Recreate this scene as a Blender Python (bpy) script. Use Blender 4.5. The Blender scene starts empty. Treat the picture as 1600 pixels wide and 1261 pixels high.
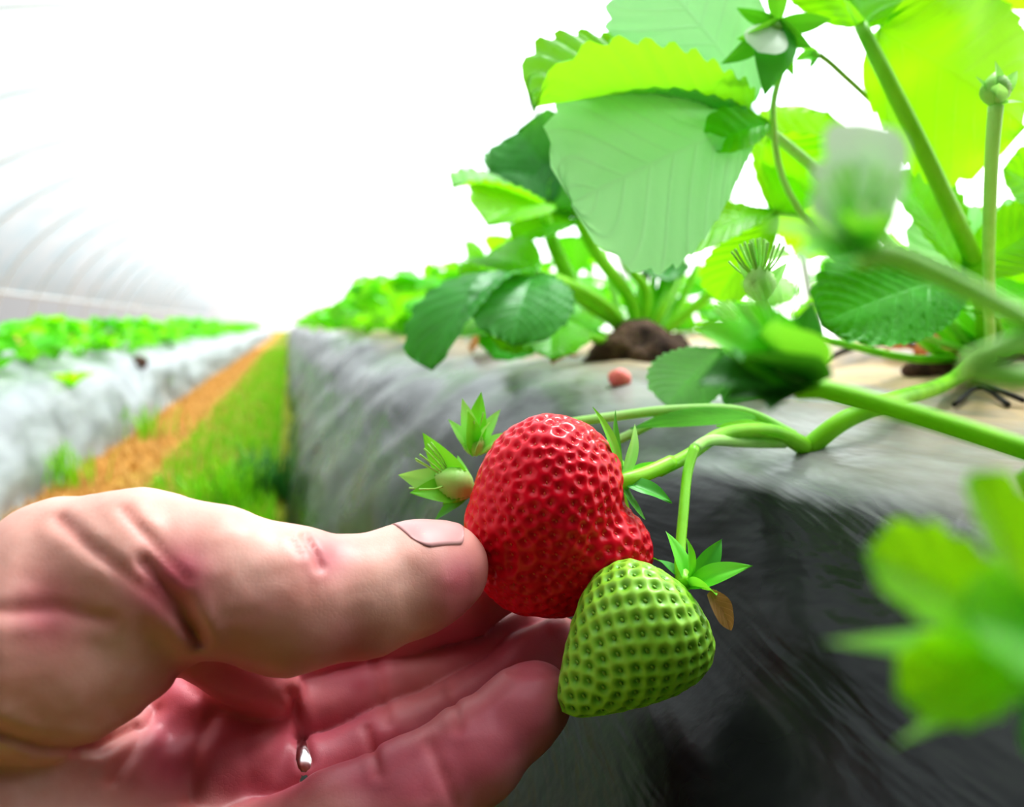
import bpy, math, random
import numpy as np
from mathutils import Vector, Matrix

random.seed(7)
rng = np.random.default_rng(11)
scene = bpy.context.scene
col = scene.collection

# ------------------------------------------------------------------ camera
FPX, CX, CY = 1200.0, 800.0, 630.5
CAM = np.array([0.0, 0.0, 0.30])
pitch = math.atan(122.5 / FPX)
yaw = math.atan(350.0 / FPX * math.cos(pitch))
Fv = np.array([math.sin(yaw) * math.cos(pitch), math.cos(yaw) * math.cos(pitch), -math.sin(pitch)])
Rv = np.array([math.cos(yaw), -math.sin(yaw), 0.0])
Uv = np.cross(Rv, Fv)


def C(px, py, d):
    """camera metric space: x right, y down, z depth"""
    return np.array([(px - CX) / FPX * d, (py - CY) / FPX * d, d])


def c2w(p):
    p = np.asarray(p, float)
    return CAM + p[..., 0:1] * Rv - p[..., 1:2] * Uv + p[..., 2:3] * Fv


def P(px, py, d):
    return c2w(C(px, py, d)[None])[0]


def D(r, u, t):
    """direction from right / up / towards-the-viewer components"""
    v = r * Rv + u * Uv - t * Fv
    return v / np.linalg.norm(v)


cam_data = bpy.data.cameras.new('camera')
cam = bpy.data.objects.new('camera', cam_data)
col.objects.link(cam)
cam_data.sensor_width = 36.0
cam_data.lens = 36.0 * FPX / 1600.0
cam_data.clip_start = 0.005
cam_data.clip_end = 200
cam.matrix_world = Matrix(((Rv[0], Uv[0], -Fv[0], CAM[0]), (Rv[1], Uv[1], -Fv[1], CAM[1]),
                           (Rv[2], Uv[2], -Fv[2], CAM[2]), (0, 0, 0, 1)))
cam_data.dof.use_dof = True
cam_data.dof.focus_distance = 0.178
cam_data.dof.aperture_fstop = 27.0 / 2.4
scene.camera = cam

# ------------------------------------------------------------------ object helpers


def tag(o, label=None, cat=None, group=None, kind=None):
    if label: o['label'] = label
    if cat: o['category'] = cat
    if group: o['group'] = group
    if kind: o['kind'] = kind
    return o


def thing(name, loc, label, cat, group=None):
    o = bpy.data.objects.new(name, None)
    o.empty_display_size = 0.01
    col.objects.link(o)
    o.location = Vector(loc)
    return tag(o, label, cat, group)


def mesh_obj(name, verts, faces, mat, parent=None, uv=None, smooth=True, attrs=None, mat_idx=None):
    """verts in WORLD space; origin goes to the parent's (or the verts' base) location"""
    verts = np.asarray(verts, float)
    if parent is not None:
        org = np.array(world_loc(parent))
    else:
        org = np.array([verts[:, 0].mean(), verts[:, 1].mean(), verts[:, 2].min()])
    me = bpy.data.meshes.new(name)
    me.from_pydata((verts - org).tolist(), [], [list(map(int, f)) for f in faces])
    for m in (mat if isinstance(mat, (list, tuple)) else [mat]):
        me.materials.append(m)
    if smooth:
        me.polygons.foreach_set('use_smooth', np.ones(len(me.polygons), bool))
    if mat_idx is not None:
        me.polygons.foreach_set('material_index', np.asarray(mat_idx, np.int32))
    if uv is not None:
        l = me.uv_layers.new(name='UVMap')
        idx = np.empty(len(me.loops), np.int32)
        me.loops.foreach_get('vertex_index', idx)
        l.data.foreach_set('uv', np.asarray(uv, np.float32)[idx].ravel())
    for k, v in (attrs or {}).items():
        a = me.attributes.new(k, 'FLOAT', 'POINT')
        a.data.foreach_set('value', np.asarray(v, np.float32))
    me.update()
    o = bpy.data.objects.new(name, me)
    col.objects.link(o)
    if parent is not None:
        o.parent = parent
    else:
        o.location = org
    return o


def world_loc(o):
    v = Vector(o.location)
    while o.parent is not None:
        o = o.parent
        v = v + Vector(o.location)
    return v


def copy_tree(o, parent=None):
    c = o.copy()
    col.objects.link(c)
    c.parent = parent
    for ch in list(o.children):
        copy_tree(ch, c)
    return c


class MB:
    def __init__(self):
        self.v, self.f, self.uv, self.mi, self.n = [], [], [], [], 0

    def add(self, v, f, uv=None, mi=0):
        v = np.asarray(v, float)
        self.v.append(v)
        self.uv.append(np.zeros((len(v), 2)) if uv is None else np.asarray(uv))
        for q in f:
            self.f.append([i + self.n for i in q])
        self.mi += [mi] * len(f)
        self.n += len(v)
        return self

    def build(self, name, mat, parent=None, **k):
        return mesh_obj(name, np.concatenate(self.v), self.f, mat, parent, uv=np.concatenate(self.uv), mat_idx=self.mi, **k)


def spline(pts, n=6):
    pts = np.asarray(pts, float)
    p = np.vstack([2 * pts[0] - pts[1], pts, 2 * pts[-1] - pts[-2]])
    out = []
    for i in range(1, len(p) - 2):
        for k in range(n):
            t = k / n
            out.append(0.5 * (2 * p[i] + (p[i + 1] - p[i - 1]) * t + (2 * p[i - 1] - 5 * p[i] + 4 * p[i + 1] - p[i + 2]) * t * t
                              + (3 * p[i] - p[i - 1] - 3 * p[i + 1] + p[i + 2]) * t ** 3))
    out.append(pts[-1])
    return np.array(out)


def tube(pts, rad, segs=10, n=6):
    """smooth tube; rad scalar or one per control point. -> verts, faces, uv"""
    pts = np.asarray(pts, float)
    rad = np.full(len(pts), rad, float) if np.isscalar(rad) else np.asarray(rad, float)
    q = spline(np.hstack([pts, rad[:, None]]), n) if n > 1 else np.hstack([pts, rad[:, None]])
    c, r = q[:, :3], np.maximum(q[:, 3], 1e-5)
    T = np.gradient(c, axis=0)
    T /= np.linalg.norm(T, axis=1)[:, None] + 1e-12
    a = np.array([0, 0, 1.0]) if abs(T[0][2]) < 0.9 else np.array([1.0, 0, 0])
    N = np.cross(T[0], a); N /= np.linalg.norm(N)
    V, uv = [], []
    for i in range(len(c)):
        N = N - T[i] * np.dot(N, T[i]); N /= np.linalg.norm(N)
        B = np.cross(T[i], N)
        for k in range(segs):
            th = 2 * math.pi * k / segs
            V.append(c[i] + r[i] * (N * math.cos(th) + B * math.sin(th)))
            uv.append((i / len(c), k / segs))
    F = []
    for i in range(len(c) - 1):
        for k in range(segs):
            k2 = (k + 1) % segs
            F.append((i * segs + k, i * segs + k2, (i + 1) * segs + k2, (i + 1) * segs + k))
    V += [c[0] - T[0] * r[0] * 0.4, c[-1] + T[-1] * r[-1] * 0.4]
    uv += [(0, 0), (1, 0)]
    b = len(c) * segs
    for k in range(segs):
        k2 = (k + 1) % segs
        F.append((b, k2, k))
        F.append((b + 1, (len(c) - 1) * segs + k, (len(c) - 1) * segs + k2))
    return np.array(V), F, np.array(uv)


def tube_obj(name, pts, rad, mat, parent=None, segs=10, n=6):
    v, f, uv = tube(pts, rad, segs, n)
    return mesh_obj(name, v, f, mat, parent, uv=uv)


def noise2(x, y, s=0):
    """cheap smooth value noise, vectorised"""
    x = np.asarray(x, float); y = np.asarray(y, float)
    xi, yi = np.floor(x), np.floor(y)
    xf, yf = x - xi, y - yi
    def h(a, b):
        v = np.sin(a * 127.1 + b * 311.7 + s * 74.7) * 43758.5453
        return v - np.floor(v)
    u, w = xf * xf * (3 - 2 * xf), yf * yf * (3 - 2 * yf)
    return (h(xi, yi) * (1 - u) * (1 - w) + h(xi + 1, yi) * u * (1 - w) + h(xi, yi + 1) * (1 - u) * w + h(xi + 1, yi + 1) * u * w) * 2 - 1


# ------------------------------------------------------------------ materials
class NT:
    def __init__(self, name):
        self.m = bpy.data.materials.new(name)
        self.m.use_nodes = True
        self.t = self.m.node_tree
        self.t.nodes.clear()
        self.out = self.t.nodes.new('ShaderNodeOutputMaterial')

    def n(self, typ, **k):
        nd = self.t.nodes.new(typ)
        for a, b in k.items():
            setattr(nd, a, b)
        return nd

    def l(self, a, b):
        self.t.links.new(a, b)

    def math(self, op, a, b=None, c=None):
        nd = self.n('ShaderNodeMath', operation=op)
        for i, x in enumerate((a, b, c)):
            if x is None: continue
            if isinstance(x, (int, float)): nd.inputs[i].default_value = x
            else: self.l(x, nd.inputs[i])
        return nd.outputs[0]

    def mix(self, fac, a, b, mode='MIX'):
        nd = self.n('ShaderNodeMix', data_type='RGBA', blend_type=mode)
        for i, x in ((0, fac), (6, a), (7, b)):
            if isinstance(x, (int, float)): nd.inputs[i].default_value = x
            elif isinstance(x, tuple): nd.inputs[i].default_value = (*x, 1)[:4]
            else: self.l(x, nd.inputs[i])
        return nd.outputs[2]

    def noise(self, scale, detail=3, rough=0.55, vec=None, dist=0.0):
        nd = self.n('ShaderNodeTexNoise')
        nd.inputs['Scale'].default_value = scale
        nd.inputs['Detail'].default_value = detail
        nd.inputs['Roughness'].default_value = rough
        nd.inputs['Distortion'].default_value = dist
        if vec is not None: self.l(vec, nd.inputs['Vector'])
        return nd.outputs['Fac']

    def ramp(self, fac, *stops):
        nd = self.n('ShaderNodeValToRGB')
        el = nd.color_ramp.elements
        while len(el) < len(stops): el.new(0.5)
        for e, (p, c) in zip(el, stops):
            e.position = p
            e.color = (*c, 1) if isinstance(c, tuple) else (c, c, c, 1)
        self.l(fac, nd.inputs[0])
        return nd.outputs[0]

    def coord(self, kind='Object', scale=(1, 1, 1)):
        tc = self.n('ShaderNodeTexCoord')
        mp = self.n('ShaderNodeMapping')
        mp.inputs['Scale'].default_value = scale
        self.l(tc.outputs[kind], mp.inputs['Vector'])
        return mp.outputs[0]

    def attr(self, name):
        return self.n('ShaderNodeAttribute', attribute_name=name).outputs['Fac']

    def bump(self, h, strength, dist):
        b = self.n('ShaderNodeBump')
        b.inputs['Strength'].default_value = strength
        b.inputs['Distance'].default_value = dist
        self.l(h, b.inputs['Height'])
        return b.outputs[0]

    def bsdf(self, base, rough=0.5, spec=0.5, normal=None, **k):
        p = self.n('ShaderNodeBsdfPrincipled')
        def st(key, v):
            if isinstance(v, (int, float)): p.inputs[key].default_value = v
            elif isinstance(v, tuple): p.inputs[key].default_value = (*v, 1)[:4] if p.inputs[key].type == 'RGBA' else v
            else: self.l(v, p.inputs[key])
        st('Base Color', base); st('Roughness', rough); st('Specular IOR Level', spec)
        for a, b in k.items(): st(a.replace('_', ' '), b)
        if normal is not None: self.l(normal, p.inputs['Normal'])
        return p.outputs[0]

    def done(self, sh):
        self.l(sh, self.out.inputs['Surface'])
        return self.m


def leaf_mat(name, top, under, trans, tcol, veins=8, rough=0.42, spec=0.35):
    t = NT(name)
    uv = t.n('ShaderNodeUVMap')
    sp = t.n('ShaderNodeSeparateXYZ'); t.l(uv.outputs[0], sp.inputs[0])
    u, v = sp.outputs[0], sp.outputs[1]
    av = t.math('ABSOLUTE', v)
    ph = t.math('MULTIPLY', t.math('SUBTRACT', u, t.math('MULTIPLY', av, 0.30)), veins)
    tri = t.math('PINGPONG', ph, 0.5)            # 0 at vein
    ln = t.math('SUBTRACT', 1.0, t.math('SMOOTH_MIN', t.math('MULTIPLY', tri, 9.0), 1.0, 0.2))
    mid = t.math('SUBTRACT', 1.0, t.math('MINIMUM', t.math('MULTIPLY', av, 22.0), 1.0))
    vein = t.math('MAXIMUM', ln, mid)
    nz = t.noise(90, 3, vec=t.coord('Object'))
    ri = t.n('ShaderNodeObjectInfo').outputs['Random']
    topc = t.mix(t.ramp(nz, (0.3, 0.0), (0.75, 1.0)), tuple(c * 0.72 for c in top), tuple(min(1, c * 1.15) for c in top))
    topc = t.mix(t.math('MULTIPLY', ri, 0.35), topc, tuple(c * 0.55 for c in top))
    topc = t.mix(t.math('MULTIPLY', vein, 0.45), topc, tuple(min(1, c * 1.5 + 0.05) for c in top))
    undc = t.mix(t.math('MULTIPLY', vein, 0.35), under, tuple(min(1, c * 1.15 + 0.05) for c in under))
    bf = t.n('ShaderNodeNewGeometry').outputs['Backfacing']
    c = t.mix(bf, topc, undc)
    bm = t.bump(t.math('SUBTRACT', t.math('MULTIPLY', nz, 0.6), t.math('MULTIPLY', vein, 0.5)), 0.35, 0.0012)
    pr = t.bsdf(c, rough, spec, bm)
    tr = t.n('ShaderNodeBsdfTranslucent')
    t.l(t.mix(t.math('MULTIPLY', vein, 0.3), tcol, tuple(x * 0.7 for x in tcol)), tr.inputs['Color'])
    ms = t.n('ShaderNodeMixShader'); ms.inputs[0].default_value = trans
    t.l(pr, ms.inputs[1]); t.l(tr.outputs[0], ms.inputs[2])
    return t.done(ms.outputs[0])


def stem_mat(name, c1, c2, rough=0.4, trans=0.2):
    t = NT(name)
    nz = t.noise(60, 3, vec=t.coord('Object', (1, 1, 0.3)))
    c = t.mix(t.ramp(nz, (0.3, 0.0), (0.7, 1.0)), c1, c2)
    pr = t.bsdf(c, rough, 0.4, t.bump(t.noise(900, 2, vec=t.coord('Object')), 0.15, 0.0005))
    tr = t.n('ShaderNodeBsdfTranslucent'); t.l(c, tr.inputs['Color'])
    ms = t.n('ShaderNodeMixShader'); ms.inputs[0].default_value = trans
    t.l(pr, ms.inputs[1]); t.l(tr.outputs[0], ms.inputs[2])
    return t.done(ms.outputs[0])


M = {}
M['leaf'] = leaf_mat('strawberry leaf', (0.10, 0.56, 0.008), (0.26, 0.80, 0.16), 0.45, (0.42, 0.95, 0.01))
M['leaf_mid'] = leaf_mat('deep green leaf', (0.045, 0.46, 0.012), (0.16, 0.62, 0.10), 0.28, (0.22, 0.85, 0.01))
M['leaf_bright'] = leaf_mat('sunlit leaf', (0.20, 0.72, 0.006), (0.42, 0.92, 0.02), 0.5, (0.50, 1.0, 0.01))  # lit copy of the leaf, sunlight painted in as brighter green
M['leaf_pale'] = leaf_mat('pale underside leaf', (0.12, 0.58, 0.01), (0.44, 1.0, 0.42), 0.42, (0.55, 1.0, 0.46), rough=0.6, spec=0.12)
M['leaf_dark'] = leaf_mat('shaded leaf', (0.035, 0.30, 0.025), (0.16, 0.55, 0.16), 0.25, (0.20, 0.7, 0.03))  # shaded copy of the leaf, shade painted in as darker green
M['leaf_far'] = leaf_mat('row leaf', (0.10, 0.58, 0.006), (0.26, 0.80, 0.05), 0.4, (0.40, 1.0, 0.01))
M['sepal'] = leaf_mat('sepal', (0.13, 0.60, 0.02), (0.35, 0.85, 0.20), 0.3, (0.40, 0.95, 0.04), veins=0)
M['sepal_dark'] = leaf_mat('dark sepal', (0.05, 0.36, 0.02), (0.12, 0.50, 0.04), 0.22, (0.25, 0.8, 0.02), veins=0)
M['sepal_shade'] = leaf_mat('shaded sepal', (0.02, 0.17, 0.012), (0.05, 0.26, 0.02), 0.12, (0.15, 0.6, 0.02), veins=0)  # darker copy; shade on sepals facing away from light is in the colour
M['sepal_pale'] = leaf_mat('pale sepal', (0.34, 0.85, 0.16), (0.5, 0.95, 0.35), 0.35, (0.5, 1.0, 0.2), veins=0)
M['stem'] = stem_mat('green stem', (0.22, 0.68, 0.01), (0.42, 0.90, 0.04))
M['stem_pale'] = stem_mat('pale stem', (0.40, 0.85, 0.14), (0.62, 0.95, 0.34))
M['stem_red'] = stem_mat('reddish stem', (0.35, 0.30, 0.06), (0.40, 0.60, 0.10))
M['stem_dead'] = stem_mat('dead dark stem', (0.012, 0.012, 0.014), (0.05, 0.03, 0.03), 0.7, 0.0)
M['petal'] = leaf_mat('white petal', (0.68, 0.90, 0.58), (0.68, 0.92, 0.60), 0.4, (0.75, 1, 0.65), veins=0)
M['dry'] = leaf_mat('dry leaf', (0.22, 0.055, 0.02), (0.45, 0.22, 0.10), 0.2, (0.5, 0.15, 0.05), veins=6)
M['tan'] = leaf_mat('tan dry leaf', (0.50, 0.25, 0.10), (0.55, 0.33, 0.16), 0.2, (0.6, 0.3, 0.1), veins=6)
M['grass'] = stem_mat('grass blade', (0.14, 0.52, 0.008), (0.36, 0.72, 0.02), 0.5, 0.35)
M['grass_dark'] = stem_mat('dark grass blade', (0.02, 0.13, 0.03), (0.07, 0.28, 0.05), 0.5, 0.2)
M['straw'] = stem_mat('straw blade', (0.46, 0.22, 0.05), (0.66, 0.40, 0.12), 0.7, 0.2)


def mulch_mat(name, dusty, spec=0.22, grey=0.6, base=0.005, rough=0.24, x0=0.14, x1=0.25):
    t = NT(name)
    co = t.coord('Object')
    wr = t.noise(26, 4, 0.6, vec=t.coord('Object', (1, 0.35, 1)), dist=0.6)
    fine = t.noise(160, 3, 0.5, vec=co)
    geo = t.n('ShaderNodeNewGeometry')
    sp = t.n('ShaderNodeSeparateXYZ'); t.l(geo.outputs['Position'], sp.inputs[0])
    spots = t.ramp(t.noise(14, 5, 0.65, vec=t.coord('Object', (1, 0.5, 1))), (0.36, 0.0), (0.54, 1.0))
    xr = t.n('ShaderNodeMapRange'); t.l(sp.outputs[0], xr.inputs[0])
    xr.inputs[1].default_value = x0; xr.inputs[2].default_value = x1
    dust = t.math('MULTIPLY', t.math('MULTIPLY', spots, xr.outputs[0]), dusty)
    haze = t.ramp(t.noise(9, 4, 0.6, vec=co), (0.35, 0.0), (0.7, 1.0))
    film = t.mix(t.math('MULTIPLY', haze, 0.6), (base, base * 1.05, base * 1.1), (base * 3.5, base * 3.7, base * 3.9))
    c = t.mix(dust, film, (0.62, 0.42, 0.24))
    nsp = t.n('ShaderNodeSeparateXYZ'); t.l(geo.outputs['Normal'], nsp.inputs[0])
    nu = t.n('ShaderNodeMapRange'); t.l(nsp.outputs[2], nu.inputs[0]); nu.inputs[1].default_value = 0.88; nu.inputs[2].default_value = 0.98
    yr = t.n('ShaderNodeMapRange'); t.l(sp.outputs[1], yr.inputs[0]); yr.inputs[1].default_value = 0.35; yr.inputs[2].default_value = 1.1; yr.inputs[4].default_value = 0.6  # greyer along Y: near shade and far grazing light painted into the film colour
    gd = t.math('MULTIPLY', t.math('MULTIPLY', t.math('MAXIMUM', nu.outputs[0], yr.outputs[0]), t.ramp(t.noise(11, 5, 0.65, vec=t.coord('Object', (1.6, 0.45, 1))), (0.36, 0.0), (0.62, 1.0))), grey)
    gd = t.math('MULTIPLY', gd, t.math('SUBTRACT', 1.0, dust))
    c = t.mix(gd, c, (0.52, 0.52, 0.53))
    r = t.math('ADD', t.math('MULTIPLY', dust, 0.5), t.math('ADD', rough, t.math('MULTIPLY', haze, 0.12)))
    h = t.math('ADD', wr, t.math('MULTIPLY', fine, 0.05))
    return t.done(t.bsdf(c, r, spec, t.bump(h, 0.35, 0.008)))


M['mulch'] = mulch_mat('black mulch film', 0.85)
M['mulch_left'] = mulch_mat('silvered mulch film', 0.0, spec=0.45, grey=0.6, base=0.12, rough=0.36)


def skin_mat():
    t = NT('skin')
    co = t.coord('Object')
    red = t.attr('red'); crease = t.attr('crease')
    n1 = t.noise(55, 4, 0.6, vec=co)
    base = t.mix(t.ramp(n1, (0.35, 0.0), (0.7, 1.0)), (0.68, 0.31, 0.25), (0.76, 0.43, 0.36))
    base = t.mix(t.math('MULTIPLY', red, 0.8), base, (0.50, 0.065, 0.13))  # flushed skin, with the fingers' purplish shade painted into the same colour
    base = t.mix(t.math('MULTIPLY', crease, 0.35), base, (0.58, 0.12, 0.11))
    fine = t.noise(900, 2, 0.5, vec=co)
    vor = t.n('ShaderNodeTexVoronoi', feature='DISTANCE_TO_EDGE'); vor.inputs['Scale'].default_value = 900
    t.l(co, vor.inputs['Vector'])
    h = t.math('ADD', t.math('MULTIPLY', fine, 0.4), t.math('MINIMUM', t.math('MULTIPLY', vor.outputs[0], 3.0), 0.4))
    p = t.bsdf(base, 0.46, 0.4, t.bump(h, 0.07, 0.0005), Subsurface_Weight=0.22, Subsurface_Scale=0.004)
    p.node.inputs['Subsurface Radius'].default_value = (1.0, 0.3, 0.2)
    return t.done(p)


M['skin'] = skin_mat()
t = NT('nail'); M['nail'] = t.done(t.bsdf(t.mix(t.noise(120, 2, vec=t.coord('Object')), (0.56, 0.26, 0.26), (0.62, 0.33, 0.32)), 0.42, 0.25))
t = NT('silver'); M['silver'] = t.done(t.bsdf((0.82, 0.82, 0.84), t.ramp(t.noise(300, 2, vec=t.coord('Object')), (0.3, 0.12), (0.7, 0.22)), 0.5, Metallic=1.0))
t = NT('berry flesh red')
nz = t.noise(70, 3, vec=t.coord('Object'))
M['red'] = t.done(t.bsdf(t.mix(nz, (0.62, 0.001, 0.026), (0.92, 0.002, 0.020)), 0.30, 0.34, None,
                         Subsurface_Weight=0.06, Subsurface_Scale=0.002))
t = NT('berry seed'); M['seed'] = t.done(t.bsdf(t.mix(t.noise(40, 2, vec=t.coord('Object')), (0.70, 0.03, 0.02), (0.85, 0.14, 0.05)), 0.35))
t = NT('berry flesh green')
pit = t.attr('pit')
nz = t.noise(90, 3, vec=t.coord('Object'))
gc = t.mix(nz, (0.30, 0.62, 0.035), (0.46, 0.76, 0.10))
gc = t.mix(t.math('MULTIPLY', pit, 0.92), gc, (0.07, 0.29, 0.004))  # shade in the seed dimples painted in as darker green
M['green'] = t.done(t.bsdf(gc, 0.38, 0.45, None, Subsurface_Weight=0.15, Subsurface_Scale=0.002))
t = NT('green seed'); M['gseed'] = t.done(t.bsdf(t.mix(t.noise(60, 2, vec=t.coord('Object')), (0.16, 0.36, 0.01), (0.26, 0.42, 0.03)), 0.4))
t = NT('pink fruit'); M['pink'] = t.done(t.bsdf(t.mix(t.noise(200, 2, vec=t.coord('Object')), (0.85, 0.10, 0.10), (0.95, 0.28, 0.24)), 0.5))
t = NT('soil')
nz = t.noise(60, 5, 0.7, vec=t.coord('Object'))
M['soil'] = t.done(t.bsdf(t.mix(t.ramp(nz, (0.35, 0.0), (0.65, 1.0)), (0.03, 0.018, 0.02), (0.20, 0.11, 0.08)), 0.9, 0.2, t.bump(nz, 0.8, 0.01)))
t = NT('furrow ground')
geo = t.n('ShaderNodeNewGeometry'); sp = t.n('ShaderNodeSeparateXYZ'); t.l(geo.outputs['Position'], sp.inputs[0])
n1 = t.noise(9, 5, 0.65, vec=t.coord('Object')); n2 = t.noise(45, 4, 0.7, vec=t.coord('Object'))
xm = t.n('ShaderNodeMapRange'); t.l(sp.outputs[0], xm.inputs[0]); xm.inputs[1].default_value = -0.40; xm.inputs[2].default_value = -0.05
gf = t.ramp(t.math('ADD', t.math('MULTIPLY', xm.outputs[0], 0.8), t.math('MULTIPLY', n1, 0.6)), (0.50, 0.0), (0.80, 1.0))
gc = t.mix(gf, t.mix(n2, (0.42, 0.17, 0.035), (0.66, 0.36, 0.10)), t.mix(n2, (0.10, 0.17, 0.01), (0.36, 0.38, 0.04)))
M['ground'] = t.done(t.bsdf(gc, 0.9, 0.1, t.bump(n2, 0.7, 0.02)))

t = NT('tunnel film')
co = t.coord('Object', (0.5, 1.0, 1.0))
st = t.noise(2.2, 3, 0.6, vec=co, dist=0.4)
fold = t.noise(1.3, 4, 0.6, vec=t.coord('Object', (3.0, 3.0, 0.6)))
fc = t.mix(t.ramp(t.math('ADD', t.math('MULTIPLY', st, 0.6), t.math('MULTIPLY', fold, 0.4)), (0.38, 0.0), (0.62, 1.0)), (0.76, 0.90, 0.95), (0.95, 0.98, 0.99))
tl = t.n('ShaderNodeBsdfTranslucent'); t.l(fc, tl.inputs['Color'])
tp = t.n('ShaderNodeBsdfTransparent'); t.l(fc, tp.inputs['Color'])
ms = t.n('ShaderNodeMixShader'); ms.inputs[0].default_value = 0.62
t.l(tl.outputs[0], ms.inputs[1]); t.l(tp.outputs[0], ms.inputs[2])
M['film'] = t.done(ms.outputs[0])
t = NT('galvanised hoop'); M['hoop'] = t.done(t.bsdf((0.50, 0.56, 0.60), 0.5, 0.3, t.bump(t.noise(40, 2), 0.1, 0.002)))

# ------------------------------------------------------------------ light
w = bpy.data.worlds.new('overcast sky')
scene.world = w
w.use_nodes = True
bg = w.node_tree.nodes['Background']
bg.inputs[0].default_value = (1.0, 0.99, 0.985, 1)
wt = w.node_tree
tc = wt.nodes.new('ShaderNodeTexCoord')
dt = wt.nodes.new('ShaderNodeVectorMath'); dt.operation = 'DOT_PRODUCT'
dt.inputs[1].default_value = Vector((0.85, 0.30, 0.45)).normalized()
wt.links.new(tc.outputs['Generated'], dt.inputs[0])
cr = wt.nodes.new('ShaderNodeValToRGB')
while len(cr.color_ramp.elements) < 5: cr.color_ramp.elements.new(0.5)
for el, (p_, v_) in zip(cr.color_ramp.elements, ((0.0, .14), (0.12, .17), (0.22, .22), (0.38, .55), (0.95, 1.0))):
    el.position = p_; el.color = (v_, v_, v_, 1)
wt.links.new(dt.outputs['Value'], cr.inputs[0])
mr = wt.nodes.new('ShaderNodeMath'); mr.operation = 'MULTIPLY'; mr.inputs[1].default_value = 3.0
wt.links.new(cr.outputs[0], mr.inputs[0])
wt.links.new(mr.outputs[0], bg.inputs[1])
sd = bpy.data.lights.new('sun', 'SUN')
sd.energy = 4.0
sd.angle = math.radians(14)
sd.color = (1.0, 0.97, 0.92)
sun = bpy.data.objects.new('sun', sd)
col.objects.link(sun)
sun.rotation_euler = Vector((-0.45, -0.38, -1.0)).to_track_quat('-Z', 'Y').to_euler()
sun.location = (0, 0, 8)
scene.view_settings.view_transform = 'Standard'
scene.view_settings.look = 'Medium High Contrast'
scene.view_settings.exposure = 0.15
scene.render.film_transparent = False

# ------------------------------------------------------------------ setting
RP = np.array([(-0.03, -0.01), (-0.005, 0.0), (0.012, 0.05), (0.035, 0.11), (0.06, 0.162), (0.085, 0.203), (0.112, 0.236), (0.15, 0.258),
               (0.21, 0.270), (0.33, 0.276), (0.50, 0.277), (0.66, 0.272), (0.76, 0.22), (0.82, 0.10), (0.86, -0.01)])
LPR = np.array([(-1.45, -0.01), (-1.38, 0.12), (-1.30, 0.19), (-1.10, 0.215), (-0.75, 0.215), (-0.60, 0.208), (-0.52, 0.19), (-0.475, 0.155), (-0.45, 0.10), (-0.435, 0.05), (-0.425, 0.0), (-0.41, -0.01)])


def arc_resample(pr, n):
    seg = np.r_[0, np.cumsum(np.linalg.norm(np.diff(pr, axis=0), axis=1))]
    s = spline(pr, 8)
    seg = np.r_[0, np.cumsum(np.linalg.norm(np.diff(s, axis=0), axis=1))]
    q = np.linspace(0, seg[-1], n)
    return np.stack([np.interp(q, seg, s[:, 0]), np.interp(q, seg, s[:, 1])], 1)


def bed_disp(X, Y, amp=1.0):
    a = 0.014 * noise2(X * 9, Y * 3.2, 3) + 0.006 * noise2(X * 22 + Y * 6, Y * 9, 5) + 0.0025 * noise2(X * 60, Y * 24 + X * 40, 9)
    return a * amp


def bed(name, prof, ys, nprof, label_kind, mat, amp):
    pr = arc_resample(prof, nprof)
    nrm = np.gradient(pr, axis=0)
    nrm = np.stack([-nrm[:, 1], nrm[:, 0]], 1)
    nrm /= np.linalg.norm(nrm, axis=1)[:, None]
    if nrm[len(nrm) // 2, 1] < 0: nrm = -nrm
    V = []
    for y in ys:
        s = np.cumsum(np.r_[0, np.linalg.norm(np.diff(pr, axis=0), axis=1)])
        d = bed_disp(s, np.full_like(s, y), amp)
        fade = np.clip(np.minimum(s, s[-1] - s) / 0.03, 0, 1)
        d = d * fade
        V.append(np.stack([pr[:, 0] + nrm[:, 0] * d, np.full(len(pr), y), pr[:, 1] + nrm[:, 1] * d], 1))
    n = len(pr)
    F = [(i * n + k, i * n + k + 1, (i + 1) * n + k + 1, (i + 1) * n + k) for i in range(len(ys) - 1) for k in range(n - 1)]
    V = np.concatenate(V)
    o = mesh_obj(name, V, F, mat)
    tag(o, kind='structure')
    return o, V, F


ysR = np.r_[np.arange(-0.5, 1.6, 0.012), np.arange(1.6, 4, 0.05), np.arange(4, 22, 0.4)]
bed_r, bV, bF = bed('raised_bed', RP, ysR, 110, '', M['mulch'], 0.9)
ysL = np.r_[np.arange(-0.5, 4, 0.04), np.arange(4, 22, 0.4)]
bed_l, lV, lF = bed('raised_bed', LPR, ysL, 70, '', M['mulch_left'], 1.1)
from mathutils.bvhtree import BVHTree
bvR = BVHTree.FromPolygons([Vector(v) for v in bV], bF)
bvL = BVHTree.FromPolygons([Vector(v) for v in lV], lF)


def hit(px, py, bv=None):
    d = P(px, py, 1.0) - CAM
    h = (bv or bvR).ray_cast(Vector(CAM), Vector(d).normalized(), 60)
    return None if h[0] is None else np.array(h[0])


def drop(x, y, bv=None):
    h = (bv or bvR).ray_cast(Vector((x, y, 2)), Vector((0, 0, -1)), 5)
    return 0.0 if h[0] is None else h[0].z


# ground
gx = np.linspace(-7, 6, 60); gy = np.r_[np.linspace(-3, 8, 60), np.linspace(8.5, 40, 20)]
GX, GY = np.meshgrid(gx, gy)
GV = np.stack([GX, GY, 0 * GX], -1).reshape(-1, 3)
n = len(gx)
ground = mesh_obj('ground', GV, [(i * n + k, i * n + k + 1, (i + 1) * n + k + 1, (i + 1) * n + k) for i in range(len(gy) - 1) for k in range(n - 1)], M['ground'])
tag(ground, kind='structure')

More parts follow.
